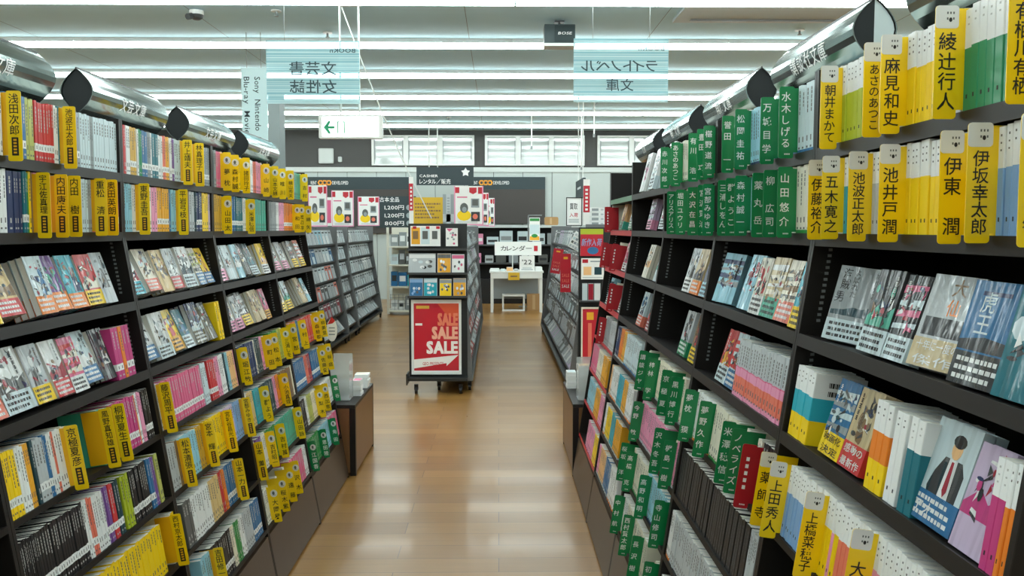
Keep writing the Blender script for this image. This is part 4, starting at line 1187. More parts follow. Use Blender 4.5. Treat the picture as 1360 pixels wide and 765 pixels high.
# tilted dark hanging board by the right rack
Y = 12.0
a, b = at(757, 248, Y + .6), at(776, 236, Y)
e = empty('hanging_board', (b.x, Y, at(776, 262, Y).z), 'dark hanging board seen edge-on above the right media rack', 'sign')
h_ = b.z - at(776, 262, Y).z
mb = MB(); mb.box(-.02, .02, 0, 1.1, 0, h_, BHEAD); p = mb.obj('board', e)
mb = MB(); mb.box(-.022, -.0205, .3, .8, h_ * .5, h_ * .62, WHITE); mb.obj('lettering', p)
hung(e, [(b.x, Y + .2), (b.x, Y + .9)], b.z - .002, .008, WMETAL, 'hanging_rod')

# ------------------------------------------------------------------ rolling media racks
RACKP = mottle(mat('grey_rack_panel', (112, 114, 114), .45, metal=.2), 20, .08); RACKD = mat('dark_rack_steel', (46, 48, 48), .45, metal=.3)
def caster(e, x, y):
    mb = MB(); mb.tube((x - .012, y, .035), (x + .012, y, .035), .035, BLACK, 12); mb.box(x - .018, x + .018, y - .012, y + .012, .04, .09, BLACK)
    mb.obj('caster', e)
def rack(Y0, Y1, X, s, label, ntier=6, depth=.30, outreach=.16):
    """X: plane of the upper tiers on the side that faces direction s"""
    e = empty('media_rack', (X - s * depth, Y0, 0), label, 'rack', 'rolling media racks beyond the bookcases')
    L = Y1 - Y0; d = depth
    mb = MB(); mb.box(-.012, .012, .03, L - .03, .12, 1.52, RACKP); mb.obj('centre_panel', e)
    fx = lambda z: s * (d + outreach * max(0, (1.1 - z)) / 1.1 - .02)
    for ya in (0, L - .025):
        mb = MB(); prof = [(-s * .02, .10), (fx(.10), .10), (fx(.45), .45), (fx(1.1), 1.1), (s * (d - .03), 1.54), (-s * .02, 1.54)]
        mb.prism(prof, 'y', ya, ya + .025, RACKP); mb.obj('end_panel', e)
    tiers = []
    for k in range(ntier):
        zb = 1.30 - k * .222
        a = math.radians(14 if k < ntier - 1 else 38)
        x0 = fx(zb) - s * .015
        mb = MB(); mb.prism([(x0, zb - .012), (x0, zb + .012), (x0 - s * .004, zb + .012), (x0 - s * .004, zb), (x0 - s * .12, zb - .03), (x0 - s * .12, zb - .042)], 'y', .026, L - .026, RACKD); mb.obj('tier_shelf', e)
        tiers.append((x0 - s * .01, zb + .0005, a))
    mb = MB(); mb.box(min(-s * .02, fx(.1)), max(-s * .02, fx(.1)), .026, L - .026, .09, .12, RACKD); mb.obj('base', e)
    for x in (s * .0, fx(.1) - s * .03):
        for y in (.08, L - .08): caster(e, x, y)
    return e, tiers
DVD = {}
def dvd_mesh(col, wd, hh=.19, th=.015):
    k = (col, wd, hh)
    if k not in DVD:
        mb = MB(); mb.box(-wd / 2, wd / 2, 0, th, 0, hh, mat('clear_grey_case', (176, 182, 184), .25, coat=.6))
        m = gm(col); r = random.Random(str(k))
        mb.box(-wd * .46, wd * .46, -.0006, -.0001, hh * .03, hh * .97, m)
        c2 = gm(r.choice(['white', 'ice', 'silver', 'silver']))
        mb.box(-wd * .42, wd * .1, -.0011, -.0007, hh * r.uniform(.06, .1), hh * r.uniform(.4, .7), c2)
        mb.box(-wd * .3, wd * .34, -.0011, -.0007, hh * .78, hh * .86, gm('white') if col in DARKC else gm('black'))
        DVD[k] = mb.mesh('dvd_case')
    return DVD[k]
TIERW = ['top tier', 'second tier', 'third tier', 'fourth tier', 'fifth tier', 'lowest tier']
def fill_rack(e, tiers, s, ya, yb, wd, cols, rackname, group):
    Y0 = e.matrix_world.translation.y
    n = int((yb - ya) / (wd + .012))
    for k, (x, z, a) in enumerate(tiers):
        for j in range(n):
            c = cols[k % len(cols)]
            col = c[(j // 2 + k) % len(c)]
            r = PI / 2 if s > 0 else -PI / 2
            M = Matrix.Translation((e.matrix_world.translation.x + x, ya + (j + .5) * (wd + .012), z + .016 * max(0, math.sin(a) - .24))) @ Matrix.Rotation(r, 4, 'Z') @ Matrix.Rotation(-a, 4, 'X')
            o = link('dvd_case', dvd_mesh(col, wd), None, M)
            nm = {'ice': 'pale', 'skyblue': 'sky-blue', 'paleblue': 'pale-blue'}.get(col, col)
            tag(o, '%s %s video case from near end, %s, %s' % (ordinal(j + 1), nm, TIERW[k], rackname), 'video case', group)
GR_ = ['white', 'silver', 'ice', 'silver', 'grey']
e1, t1 = rack(8.3, 11.22, -2.10, 1, 'grey rolling rack with pale and blue cases beyond the left bookcases')
fill_rack(e1, t1, 1, 9.3, 11.18, .19, [['ice', 'silver', 'paleblue'], ['ice', 'blue', 'blue', 'silver'], ['silver', 'ice', 'salmon'], ['silver', 'salmon', 'smoke'], ['crimson', 'smoke'], ['white', 'crimson', 'silver']], 'blue-cased left rack', 'cases on the blue-cased left rack')
e2, t2 = rack(11.26, 12.05, -2.10, 1, 'narrow grey rolling rack in the middle of the left rack row')
fill_rack(e2, t2, 1, 11.3, 12.0, .16, [GR_], 'narrow middle left rack', 'cases on the narrow left rack')
e3, t3 = rack(12.1, 14.5, -2.10, 1, 'grey rolling rack of grey cases at the far end of the left rack row')
fill_rack(e3, t3, 1, 12.14, 14.46, .2, [GR_, ['silver', 'grey']], 'far grey-cased left rack', 'cases on the far left rack')
XS0, XS1 = at(542, 400, 7.75).x, at(621, 400, 7.75).x
es, ts = rack(7.78, 13.2, XS1, 1, 'rolling rack in mid aisle with the red sale poster on its end', depth=(XS1 - XS0) / 2, outreach=.07)
fill_rack(es, ts, 1, 7.85, 13.15, .42, [['grey', 'smoke', 'silver', 'charcoal'], ['silver', 'smoke', 'lilac'], ['smoke', 'silver', 'black'], ['silver', 'charcoal'], ['crimson', 'charcoal', 'red'], ['red', 'silver', 'crimson']], 'sale rack', 'cases on the sale rack side')
er, tr_ = rack(7.5, 12.4, .74, -1, 'rolling rack with hanging red sale cards beyond the right bookcases')
fill_rack(er, tr_, -1, 7.56, 12.3, .30, [['silver', 'lilac', 'smoke', 'white'], ['smoke', 'silver', 'charcoal'], ['silver', 'white', 'smoke'], ['smoke', 'charcoal', 'grey'], ['silver', 'smoke'], ['silver', 'lilac', 'white', 'smoke']], 'right rack', 'cases on the right rack')
# ---- end of the sale rack: dark board, two shelves, tray
loc = es.matrix_world.translation
def on_end(px0, px1, py0, py1, Y):
    a, b = at(px0, py0, Y), at(px1, py1, Y)
    return a.x, b.x, b.z, a.z
x0, x1, z0, z1 = on_end(542, 621, 297, 500, 7.75)
mb = MB(); mb.box(x0 - loc.x, x1 - loc.x, -.022, -.001, z0, z1, RACKD); mb.obj('end_board', es)
mb = MB(); mb.box(x0 - loc.x - .01, x1 - loc.x + .004, -.16, -.022, z0 - .02, z0 + .004, RACKD); mb.box(x0 - loc.x - .012, x0 - loc.x - .002, -.2, -.022, z0 - .05, z0 + .05, RACKD); mb.obj('end_tray', es)
for py in (331, 363, 394):
    z = at(580, py, 7.66).z
    mb = MB(); mb.box(x0 - loc.x, x1 - loc.x, -.13, -.022, z - .012, z, RACKD); mb.box(x0 - loc.x, x1 - loc.x, -.134, -.13, z - .012, z + .008, DKMETAL); mb.obj('end_shelf', es)
for x in (.07, (x1 - x0) - .06):
    caster(es, x0 + x - loc.x, -.10)
YG = 7.69
for j, (px0, px1, py0, py1, base, tp, name) in enumerate(((543, 579, 335, 361, 'silver', 'white', 'white pictured'), (581, 599, 335, 361, 'gold', 'smoke', 'yellow'), (600, 617, 336, 361, 'white', 'rose', 'pale'), (544, 562, 369, 393, 'blue', 'skyblue', 'blue'), (563, 581, 369, 393, 'cyan', 'ice', 'light-blue'), (584, 600, 370, 393, 'yellow', 'grey', 'yellow'), (602, 619, 369, 393, 'gold', 'grey', 'golden'))):
    x0, x1, z0, z1 = on_end(px0, px1, py0, py1, YG)
    zs = at(580, 363 if j < 3 else 394, 7.66).z + .0006
    h_ = z1 - z0; w_ = x1 - x0
    mb = MB(); mb.box(-w_ / 2, w_ / 2, 0, .016, 0, h_, mat('clear_grey_case', (176, 182, 184), .25)); mb.box(-w_ * .47, w_ * .47, -.0006, 0, h_ * .03, h_ * .97, gm(base))
    M = Matrix.Translation(((x0 + x1) / 2, 7.657, zs + .0026)) @ Matrix.Rotation(math.radians(-8), 4, 'X')
    o = mb.obj('game_case', None, M)
    tag(o, '%s game case on the %s shelf of the sale rack end' % (name, 'upper' if j < 3 else 'lower'), 'game case', 'game cases on the sale rack end')
    p = MB(); r = random.Random(j)
    p.box(-w_ * .47, w_ * .47, -.0012, -.0007, h_ * .76, h_ * .95, gm(tp))
    for k in range(7): p.prism(ellipse(r.uniform(-.3, .3) * w_, h_ * r.uniform(.15, .68), w_ * .09, h_ * .08, 8), 'y', -.0012, -.0007, gm(r.choice(['white', 'smoke', 'ice', tp, 'charcoal'])))
    p.obj('cover_print', o)
# ---- posters and cards
REDP = mat('red_poster_paper', (196, 30, 48), .35, coat=.4); CARDP = mat('white_card_paper', (240, 240, 236), .45)
def poster(name, px, Y, label, build, cat='poster', frame_m=None, yaw=0.0, tilt=0.0, th=.006, group=None, base=None, arm=0):
    a, b = at(px[0], px[2], Y), at(px[1], px[3], Y)
    w_, h_ = b.x - a.x, a.z - b.z
    M = Matrix.Translation(((a.x + b.x) / 2, Y, b.z)) @ Matrix.Rotation(yaw, 4, 'Z') @ Matrix.Rotation(tilt, 4, 'Y')
    e = empty(name, M, label, cat, group)
    mb = MB(); mb.box(-w_ / 2, w_ / 2, 0, th, 0, h_, base or CARDP); mb.obj('card', e)
    if frame_m:
        t = min(w_, h_) * .05; mb = MB()
        mb.box(-w_ / 2, w_ / 2, -.008, 0, 0, t, frame_m); mb.box(-w_ / 2, w_ / 2, -.008, 0, h_ - t, h_, frame_m)
        mb.box(-w_ / 2, -w_ / 2 + t, -.008, 0, t, h_ - t, frame_m); mb.box(w_ / 2 - t, w_ / 2, -.008, 0, t, h_ - t, frame_m)
        mb.obj('frame', e)
    mb = MB(); build(mb, w_, h_); mb.obj('print', e)
    if arm:
        mb = MB(); mb.tube((-w_ / 2 + .01, th + .006, .01), (arm - M.translation.x, th + .006, 1.546 - M.translation.z), .004, WIRE, 6); mb.tube((-w_ / 2 + .01, th + .006, .01), (0, th + .006, h_ * .5), .004, WIRE, 6); mb.obj('clip_arm', e)
    return e
def sale_art(mb, w, h):
    mb.box(-w * .45, w * .45, -.001, -.0002, h * .05, h * .95, REDP)
    mb.prism([(w * .02, h * .95), (w * .45, h * .95), (w * .45, h * .74), (w * .2, h * .8)], 'y', -.0016, -.0011, mat('orange_red_print', (214, 84, 50), .4))
    for s, zc, c, x, wd in (('SALE', .74, (232, 128, 96), .03, .40), ('SALE', .56, (240, 176, 150), -.09, .52), ('SALE', .365, (246, 240, 234), -.2, .63)):
        write_row(mb, s, w * x, h * zc, h * .22, mat('sale_letters_%d' % c[1], c, .4), -.002, width=w * wd, fat=.035)
    mb.prism([(-w * .45, h * .08), (w * .2, h * .15), (w * .2, h * .11), (w * .44, h * .26), (-w * .45, h * .2)], 'y', -.0016, -.0011, mat('poster_white', (242, 238, 232), .4))
    write_row(mb, 'GEO PRESENTS', -w * .28, h * .145, h * .06, REDP, -.002, width=w * .42)
    mb.box(-w * .4, -w * .14, -.002, -.0012, h * .88, h * .92, mat('gold_print', (226, 180, 70), .4))
    mb.box(-w * .42, -w * .28, -.002, -.0012, h * .655, h * .685, mat('poster_white', (242, 238, 232), .4))
poster('sale_poster', (546, 613, 398, 497), 7.71, 'red poster reading SALE three times on the end of the mid-aisle rack', sale_art, frame_m=WMETAL)
def pop_art(r0):
    def f(mb, w, h):
        mb.box(-w * .5, w * .5, -.0008, -.0002, h * .0, h * .03, pm('pink')); mb.box(-w * .5, -w * .46, -.0008, -.0002, 0, h, pm('pink')); mb.box(w * .46, w * .5, -.0008, -.0002, 0, h, pm('pink'))
        mb.box(-w * .46, -w * .32, -.0012, -.0002, h * .82, h * .97, REDP); mb.box(w * .32, w * .46, -.0012, -.0002, h * .8, h * .97, REDP)
        mb.prism([(w * .02, h * .96), (w * .27, h * .96), (w * .27, h * .84), (w * .15, h * .79), (w * .02, h * .84)], 'y', -.0012, -.0002, REDP)
        mb.box(w * .08, w * .36, -.0012, -.0002, h * .45, h * .68, pm('grey')); mb.box(w * .12, w * .32, -.0016, -.0013, h * .5, h * .66, pm('smoke'))
        mb.box(w * .08, w * .38, -.0012, -.0002, h * .1, h * .34, pm('charcoal')); mb.prism(ellipse(w * .22, h * .22, w * .09, h * .07), 'y', -.0018, -.0013, pm('salmon'))
        mb.prism(ellipse(-w * .16, h * .25, w * .24, h * .14), 'y', -.0012, -.0002, pm('yellow'))
        mb.prism(ellipse(-w * .16, h * .44, w * .14, h * .13), 'y', -.0016, -.0013, pm('smoke')); mb.prism(ellipse(-w * .15, h * .40, w * .08, h * .07), 'y', -.002, -.0017, pm('grey'))
        mb.box(-w * .4, -w * .05, -.0012, -.0002, h * .7, h * .73, pm('rose'))
        for k in range(3): mb.box(-w * .36, w * .3, -.0012, -.0002, h * (.05 + .02 * k), h * (.055 + .02 * k), pm('grey'))
    return f
G_ = 'red-cornered price posters above the racks'
poster('price_poster', (409, 435, 246, 301), 9.5, 'red-cornered white poster on the left rack, beside the last bookcase', pop_art(0), group=G_)
poster('price_poster', (440, 470, 253, 301), 10.8, 'red-cornered white poster in the middle above the left rack', pop_art(0), group=G_)
poster('price_poster', (475, 504, 261, 300), 12.6, 'red-cornered white poster farthest along the left rack', pop_art(0), group=G_)
poster('price_poster', (603, 642, 247, 299), 7.9, 'red-cornered white poster standing on the sale rack, nearest of three', pop_art(0), group=G_)
poster('price_poster', (633, 649, 256, 300), 8.9, 'red-cornered white poster peeping out behind the one on the sale rack', pop_art(0), group=G_, arm=-.34)
poster('price_poster', (645, 657, 263, 301), 10.2, 'farthest white poster on the sale rack with an orange spot', pop_art(0), group=G_, arm=-.34)
def red_strip(mb, w, h):
    mb.box(-w * .4, w * .4, -.001, -.0002, h * .1, h * .9, pm('rose'))
    for k in range(8): mb.box(-w * .3, -w * .15, -.0014, -.0011, h * (.14 + .09 * k), h * (.17 + .09 * k), pm('white'))
poster('strip_card', (431, 441, 262, 300), 10.4, 'narrow pink-red strip card between two posters on the left rack', red_strip, 'card')
def notice(mb, w, h):
    mb.box(-w * .5, w * .5, -.001, -.0002, 0, h, mat('ochre_board', (214, 172, 40), .5))
    r = random.Random(3)
    for k in range(5):
        x = -w * .45
        while x < w * r.uniform(.1, .4):
            l = w * r.uniform(.03, .08); mb.box(x, x + l, -.0014, -.0011, h * (.72 - .13 * k), h * (.78 - .13 * k), pm('brown')); x += l + w * .02
poster('notice_board', (549, 592, 262, 297), 8.3, 'ochre notice board with brown writing standing on the sale rack', notice, 'notice board')
def cross(mb, w, h): 
    mb.box(-w * .2, w * .2, -.004, -.0002, 0, h, pm('silver')); mb.box(-w * .5, w * .5, -.004, -.0002, h * .08, h * .34, pm('silver'))
    for k in range(6): mb.box(-w * .12, w * .12, -.0048, -.0042, h * (.4 + .09 * k), h * (.44 + .09 * k), pm('grey'))
poster('card_stand', (588, 603, 258, 298), 7.95, 'grey patterned upright card stand between the ochre board and poster', cross, 'card stand', base=pm('grey'))
def strip_pic(mb, w, h):
    for k, c in enumerate(('gold', 'ice', 'white')):
        mb.box(w * (-.47 + .32 * k), w * (-.18 + .32 * k), -.001, -.0002, h * .1, h * .92, pm(c)); mb.box(w * (-.42 + .32 * k), w * (-.24 + .32 * k), -.0015, -.0011, h * .35, h * .75, pm('brown' if k == 0 else 'smoke'))
    for x in (-.42, .02, .36): mb.box(w * x, w * (x + .12), -.002, -.0016, h * .85, h * .98, REDP)
poster('picture_card', (545, 585, 300, 327), 7.68, 'wide picture card with red tabs on the sale rack top shelf', strip_pic, 'card')
def spots(mb, w, h):
    r = random.Random(5)
    for k in range(9): mb.prism(ellipse(w * r.uniform(-.35, .35), h * r.uniform(.1, .8), w * .1, h * .06, 8), 'y', -.001, -.0002, pm(r.choice(['grey', 'silver', 'rose'])))
    mb.prism([(-w * .45, h * .97), (w * .1, h * .97), (-w * .2, h * .8)], 'y', -.0014, -.0011, pm('rose'))
poster('spotted_card', (592, 608, 303, 327), 7.68, 'small white spotted card with a red ribbon on the sale rack', spots, 'card')
# red and white pole banner on the sale rack, another by the right rack
def banner(mb, w, h):
    mb.box(-w * .5, w * .5, -.002, -.0002, h * .28, h * .86, REDP)
    for k in range(6): mb.box(-w * .2, w * .2, -.0026, -.0021, h * (.32 + .085 * k), h * (.365 + .085 * k), pm('white'))
poster('pole_banner', (543, 549, 235, 297), 7.72, 'thin red and white upright banner at the sale rack corner', banner, 'banner', th=.02)
poster('pole_banner', (775, 783, 238, 299), 7.6, 'thin red and white upright banner on the right rack', banner, 'banner', th=.02)
# end of the right rack, facing the entrance
loc = er.matrix_world.translation
x0, x1, z0, z1 = on_end(769, 850, 302, 500, 7.45)
mb = MB(); mb.box(x0 - loc.x, x1 - loc.x, -.045, -.001, .10, z1, RACKD); mb.obj('end_board', er)
def live(mb, w, h):
    mb.box(-w * .5, w * .5, -.001, -.0002, h * .8, h, pm('lime')); mb.box(-w * .5, w * .5, -.001, -.0002, 0, h * .8, REDP)
    write_row(mb, '新作入荷', -w * .46, h * .5, h * .3, pm('skyblue'), -.0018, width=w * .9, slant=.15); mb.prism(ellipse(w * .05, h * .2, w * .25, h * .14), 'y', -.0018, -.0011, pm('blue'))
poster('header_poster', (771, 801, 304, 340), 7.39, 'red poster with green top and blue lettering on the right rack end', live)
def two_pics(mb, w, h):
    mb.box(-w * .4, -w * .05, -.001, -.0002, h * .2, h * .6, pm('peach')); mb.box(w * .08, w * .4, -.001, -.0002, h * .22, h * .58, pm('petrol')); mb.box(-w * .45, -w * .2, -.001, -.0002, h * .78, h * .95, REDP)
    mb.box(-w * .1, w * .42, -.001, -.0002, h * .82, h * .88, pm('grey')); mb.box(-w * .44, w * .44, -.001, -.0002, h * .07, h * .11, pm('silver'))
poster('picture_card', (772, 802, 343, 371), 7.39, 'white card with two pictures below the red header poster', two_pics, 'card')
def red_gold(mb, w, h):
    mb.box(-w * .46, w * .46, -.001, -.0002, h * .02, h * .97, REDP); mb.box(-w * .3, -w * .05, -.0016, -.0011, h * .8, h * .92, pm('gold')); mb.box(-w * .25, -w * .12, -.0016, -.0011, h * .2, h * .75, pm('salmon'))
poster('sale_poster', (772, 808, 408, 492), 7.39, 'tall red poster with gold mark low on the right rack end', red_gold, frame_m=pm('cream'))
for j, (px0, px1) in enumerate(((773, 780), (781, 788), (789, 797))):
    x0, x1, z0, z1 = on_end(px0, px1, 376, 399, 7.40)
    mb = MB(); w_, h_ = x1 - x0, z1 - z0; mb.box(-w_ / 2, w_ / 2, 0, .014, 0, h_, mat('clear_grey_case', (176, 182, 184), .25)); mb.box(-w_ * .46, w_ * .46, -.0006, 0, h_ * .04, h_ * .96, gm(('ice', 'crimson', 'white')[j]))
    tag(mb.obj('game_case', None, Matrix.Translation(((x0 + x1) / 2, 7.385, z0))), '%s game case on the right rack end shelf' % ('pale', 'red', 'white')[j], 'game case')
z = at(780, 399, 7.4).z
mb = MB(); x0 = at(770, 400, 7.4).x; mb.box(x0 - loc.x, x0 + .4 - loc.x, -.13, -.046, z - .014, z - .0006, DKMETAL); mb.obj('end_shelf', er)
# framed sign, paper stack on the right rack
def buy(mb, w, h):
    write_row(mb, '買取', -w * .28, h * .68, h * .24, INK, -.002, width=w * .5); write_row(mb, '入荷', -w * .3, h * .38, h * .16, REDP, -.002, width=w * .55)
    for k in range(3): mb.box(-w * .34, w * .3, -.002, -.001, h * (.12 + .05 * k), h * (.14 + .05 * k), pm('grey'))
poster('framed_sign', (752, 773, 262, 300), 9.0, 'white sign in a black frame standing on the right rack', buy, 'sign', frame_m=BLACK)
for k in range(4):
    a, b = at(783, 300 - k * 6.2, 7.62), at(803, 294 - k * 6.2, 7.62)
    mb = MB(); mb.box(a.x, b.x, 7.62, 7.80, a.z, b.z - .001, pm('white')); mb.box(a.x + .02, a.x + .08, 7.619, 7.6199, a.z + .008, b.z - .009, pm('grey')); mb.box(a.x + .1, b.x - .01, 7.619, 7.6199, a.z + .012, b.z - .013, pm('silver'))
    tag(mb.obj('flat_box'), '%s flat white box of the stack on the right rack' % ('bottom', 'second', 'third', 'topmost')[k], 'box', 'flat boxes on the right rack')
def hangcard(mb, w, h):
    mb.box(-w * .5, w * .5, -.001, -.0002, 0, h, REDP)
    for k in range(3): write_row(mb, 'SALE', -w * .36, h * (.16 + .14 * k), h * .12, pm('white' if k == 0 else 'salmon'), -.0016, width=w * .72)
    mb.box(-w * .2, w * .2, -.0016, -.0011, h * .86, h * .92, pm('gold'))
for px, Y, tl, lab in (((738, 751, 330, 363), 9.6, .16, 'farther red hanging sale card tilted on the right rack'), ((754, 768, 337, 388), 8.0, .0, 'nearer red hanging sale card upright on the right rack')):
    a = at(px[0], px[2], Y)
    Xc = .70 - .02
    e = empty('hanging_card', Matrix.Translation((at(px[1], px[3], Y).x - .12, Y, at(px[0], px[3], Y).z)) @ Matrix.Rotation(tl, 4, 'Y'), lab, 'card', 'red sale cards on the right rack')
    w_, h_ = at(px[1], px[2], Y).x - a.x, a.z - at(px[0], px[3], Y).z
    mb = MB(); mb.box(-w_ / 2, w_ / 2, 0, .004, 0, h_, REDP); mb.obj('card', e)
    mb = MB(); hangcard(mb, w_, h_); mb.obj('print', e)
    mb = MB(); mb.tube((0, .003, h_), (.06, .003, h_ + .02), .003, WIRE, 6); mb.obj('hook', e)
def grid_art(mb, w, h):
    r = random.Random(8)
    for i in range(4):
        for k in range(4): mb.box(w * (-.44 + .23 * i), w * (-.26 + .23 * i), -.001, -.0002, h * (.06 + .23 * k), h * (.2 + .23 * k), pm(r.choice(['grey', 'silver', 'smoke', 'ice'])))
poster('leaflet_card', (753, 770, 308, 331), 7.9, 'white tilted card printed with small pictures on the right rack', grid_art, 'card', tilt=.5)

# ------------------------------------------------------------------ white gondola and goods behind the left racks
a, b = at(513, 302, 14.8), at(548, 412, 14.8)
gx0, gx1, gz1 = a.x, b.x + .25, a.z
e = empty('gondola_shelf', ((gx0 + gx1) / 2, 14.8, 0), 'cream metal gondola shelf with wire basket behind the sale rack', 'shelf unit')
hw = (gx1 - gx0) / 2
CREAMM = mat('cream_metal', (214, 212, 196), .5)
for x in (-hw, hw - .04):
    mb = MB(); mb.box(x, x + .04, 0, .04, .02, gz1, CREAMM); mb.box(x, x + .04, .04, .5, .02, .08, CREAMM); mb.obj('upright', e)
mb = MB(); mb.box(-hw + .04, hw - .04, .42, .45, .06, gz1, CREAMM); mb.obj('back_panel', e)
GZ = [.08, .50, .88, 1.2]
for z in GZ:
    mb = MB(); mb.box(-hw + .041, hw - .041, .0, .419, z - .025, z, CREAMM); mb.obj('shelf', e)
mb = MB()
for i in range(9):
    x = -hw + .06 + i * (2 * hw - .12) / 8
    mb.tube((x, .02, .085), (x, .02, .36), .004, WIRE, 5)
for z in (.1, .2, .3, .36): mb.tube((-hw + .05, .02, z), (hw - .05, .02, z), .004, WIRE, 5)
mb.obj('wire_basket', e)
r = random.Random(4)
lev = {0: ('basket', 'bottom'), 1: ('lower', 'second'), 2: ('middle', 'third'), 3: ('top', 'fourth')}
for zi, z in enumerate(GZ):
    x = (gx0 + gx1) / 2 - hw + .06; j = 0
    while x < (gx0 + gx1) / 2 + hw - .16:
        w_ = r.uniform(.10, .16); h_ = r.uniform(.16, .26); c = r.choice([['blue', 'navy', 'cyan'], ['blue', 'ice', 'cyan'], ['white', 'ice', 'smoke'], ['grey', 'white', 'sand']][zi if zi != 0 else 3])
        mb = MB(); mb.prism(rrect(x, x + w_, z + .001, z + .001 + h_, .006), 'y', 14.9, 15.05, gm(c)); mb.box(x + w_ * .15, x + w_ * .85, 14.899, 14.8999, z + h_ * .35, z + h_ * .75, gm(r.choice(['white', 'silver', 'charcoal'])))
        j += 1
        tag(mb.obj('goods_box'), '%s %s goods box from the left on the %s gondola shelf' % (ordinal(j), c, ('lowest', 'second-lowest', 'third', 'topmost')[zi]), 'box', 'goods boxes on the cream gondola')
        x += w_ + .012
# ------------------------------------------------------------------ calendar table and its things
TY = 15.2
a, b = at(650, 360, TY), at(722, 366, TY)
tx0, tx1, tz = a.x, b.x, .745
e = empty('display_table', ((tx0 + tx1) / 2, TY, 0), 'white display table with calendars in front of the rear counter', 'table')
hw = (tx1 - tx0) / 2
mb = MB(); mb.box(-hw, hw, 0, .7, tz - .03, tz, WMETAL); mb.obj('table_top', e)
mb = MB(); mb.box(-hw + .02, hw - .02, .01, .03, tz - .13, tz - .031, WMETAL); mb.obj('apron', e)
for x in (-hw + .02, hw - .07):
    for y in (.03, .62):
        mb = MB(); mb.prism([(x, y), (x + .05, y), (x + .05, y + .05), (x, y + .05)], 'z', 0, tz - .131 if y < .1 else tz - .031, WMETAL); mb.obj('leg', e)
mb = MB(); mb.box(-hw + .03, hw - .03, .64, .66, .2, tz - .14, pm('grey')); mb.obj('back_panel', e)
def cal(mb, w, h):
    write_row(mb, "'22", -w * .36, h * .62, h * .42, INK, -.002, width=w * .7); mb.box(-w * .38, w * .38, -.002, -.001, h * .12, h * .17, pm('grey')); mb.box(-w * .3, w * .3, -.002, -.001, h * .22, h * .26, pm('grey'))
poster('calendar', (690, 710, 340, 361), TY + .1, "white calendar reading '22 standing on the display table", cal, 'calendar', th=.02)
def cal_sign(mb, w, h):
    write_row(mb, 'カレンダー', -w * .38, h * .5, h * .42, INK, -.002, width=w * .68); mb.box(w * .34, w * .42, -.002, -.001, h * .3, h * .7, REDP)
ec = poster('calendar_sign', (657, 719, 321, 339), TY + .5, 'white sign with black lettering above the display table', cal_sign, 'sign', th=.01)
lc = ec.matrix_world.translation
mb = MB(); mb.tube((-.1, .02, .0), (-.1, .02, tz - lc.z + .001), .008, WMETAL, 8); mb.obj('post', ec)
items = [(651, 664, 'white', .04), (665, 672, 'ice', .03), (673, 682, 'peach', .06), (683, 689, 'silver', .03), (711, 721, 'white', .07)]
for j, (p0, p1, c, h_) in enumerate(items):
    x0, x1 = at(p0, 360, TY + .05).x, at(p1, 360, TY + .05).x
    mb = MB(); mb.prism(rrect(x0, x1 - .012, tz + .0006, tz + h_, .008), 'y', TY + .06, TY + .36, pm(c)); mb.box(x0 + .02, x1 - .03, TY + .1, TY + .3, tz + h_, tz + h_ + .002, pm('white'))
    tag(mb.obj('calendar_box'), '%s %s boxed calendar lying on the display table' % (('leftmost', 'second', 'third', 'fourth', 'rightmost')[j], c), 'box', 'boxed calendars')
o = poster('price_card', (675, 690, 362, 372), TY - .012, 'small ochre price card hung on the display table edge', lambda mb, w, h: mb.box(-w * .3, w * .3, -.001, -.0002, h * .4, h * .6, pm('brown')), 'card', base=mat('ochre_board', (214, 172, 40), .5))
# white stool frame under the table
q0, q1 = at(667, 388, TY + .3), at(697, 404, TY + .3)
e = empty('step_stool', ((q0.x + q1.x) / 2, TY + .3, 0), 'white frame-sided stool under the display table', 'stool')
hw = (q1.x - q0.x) / 2
mb = MB(); mb.box(-hw, hw, 0, .3, .27, .30, WMETAL); mb.obj('seat', e)
for x in (-hw, hw - .03): mb = MB(); mb.box(x, x + .03, 0, .3, 0, .269, WMETAL); mb.obj('leg', e)
mb = MB(); mb.box(-hw + .031, hw - .031, 0, .03, .0, .03, WMETAL); mb.obj('stretcher', e)
mb = MB(); xa = at(700, 385, TY + .4).x; mb.prism(rrect(xa, xa + .25, 0, .30, .01), 'y', TY + .4, TY + .6, mat('cardboard', (176, 138, 92), .8)); mb.box(xa + .1, xa + .15, TY + .399, TY + .3999, .02, .29, mat('tape', (196, 164, 120), .5))
tag(mb.obj('cardboard_box'), 'brown cardboard box under the display table', 'box')
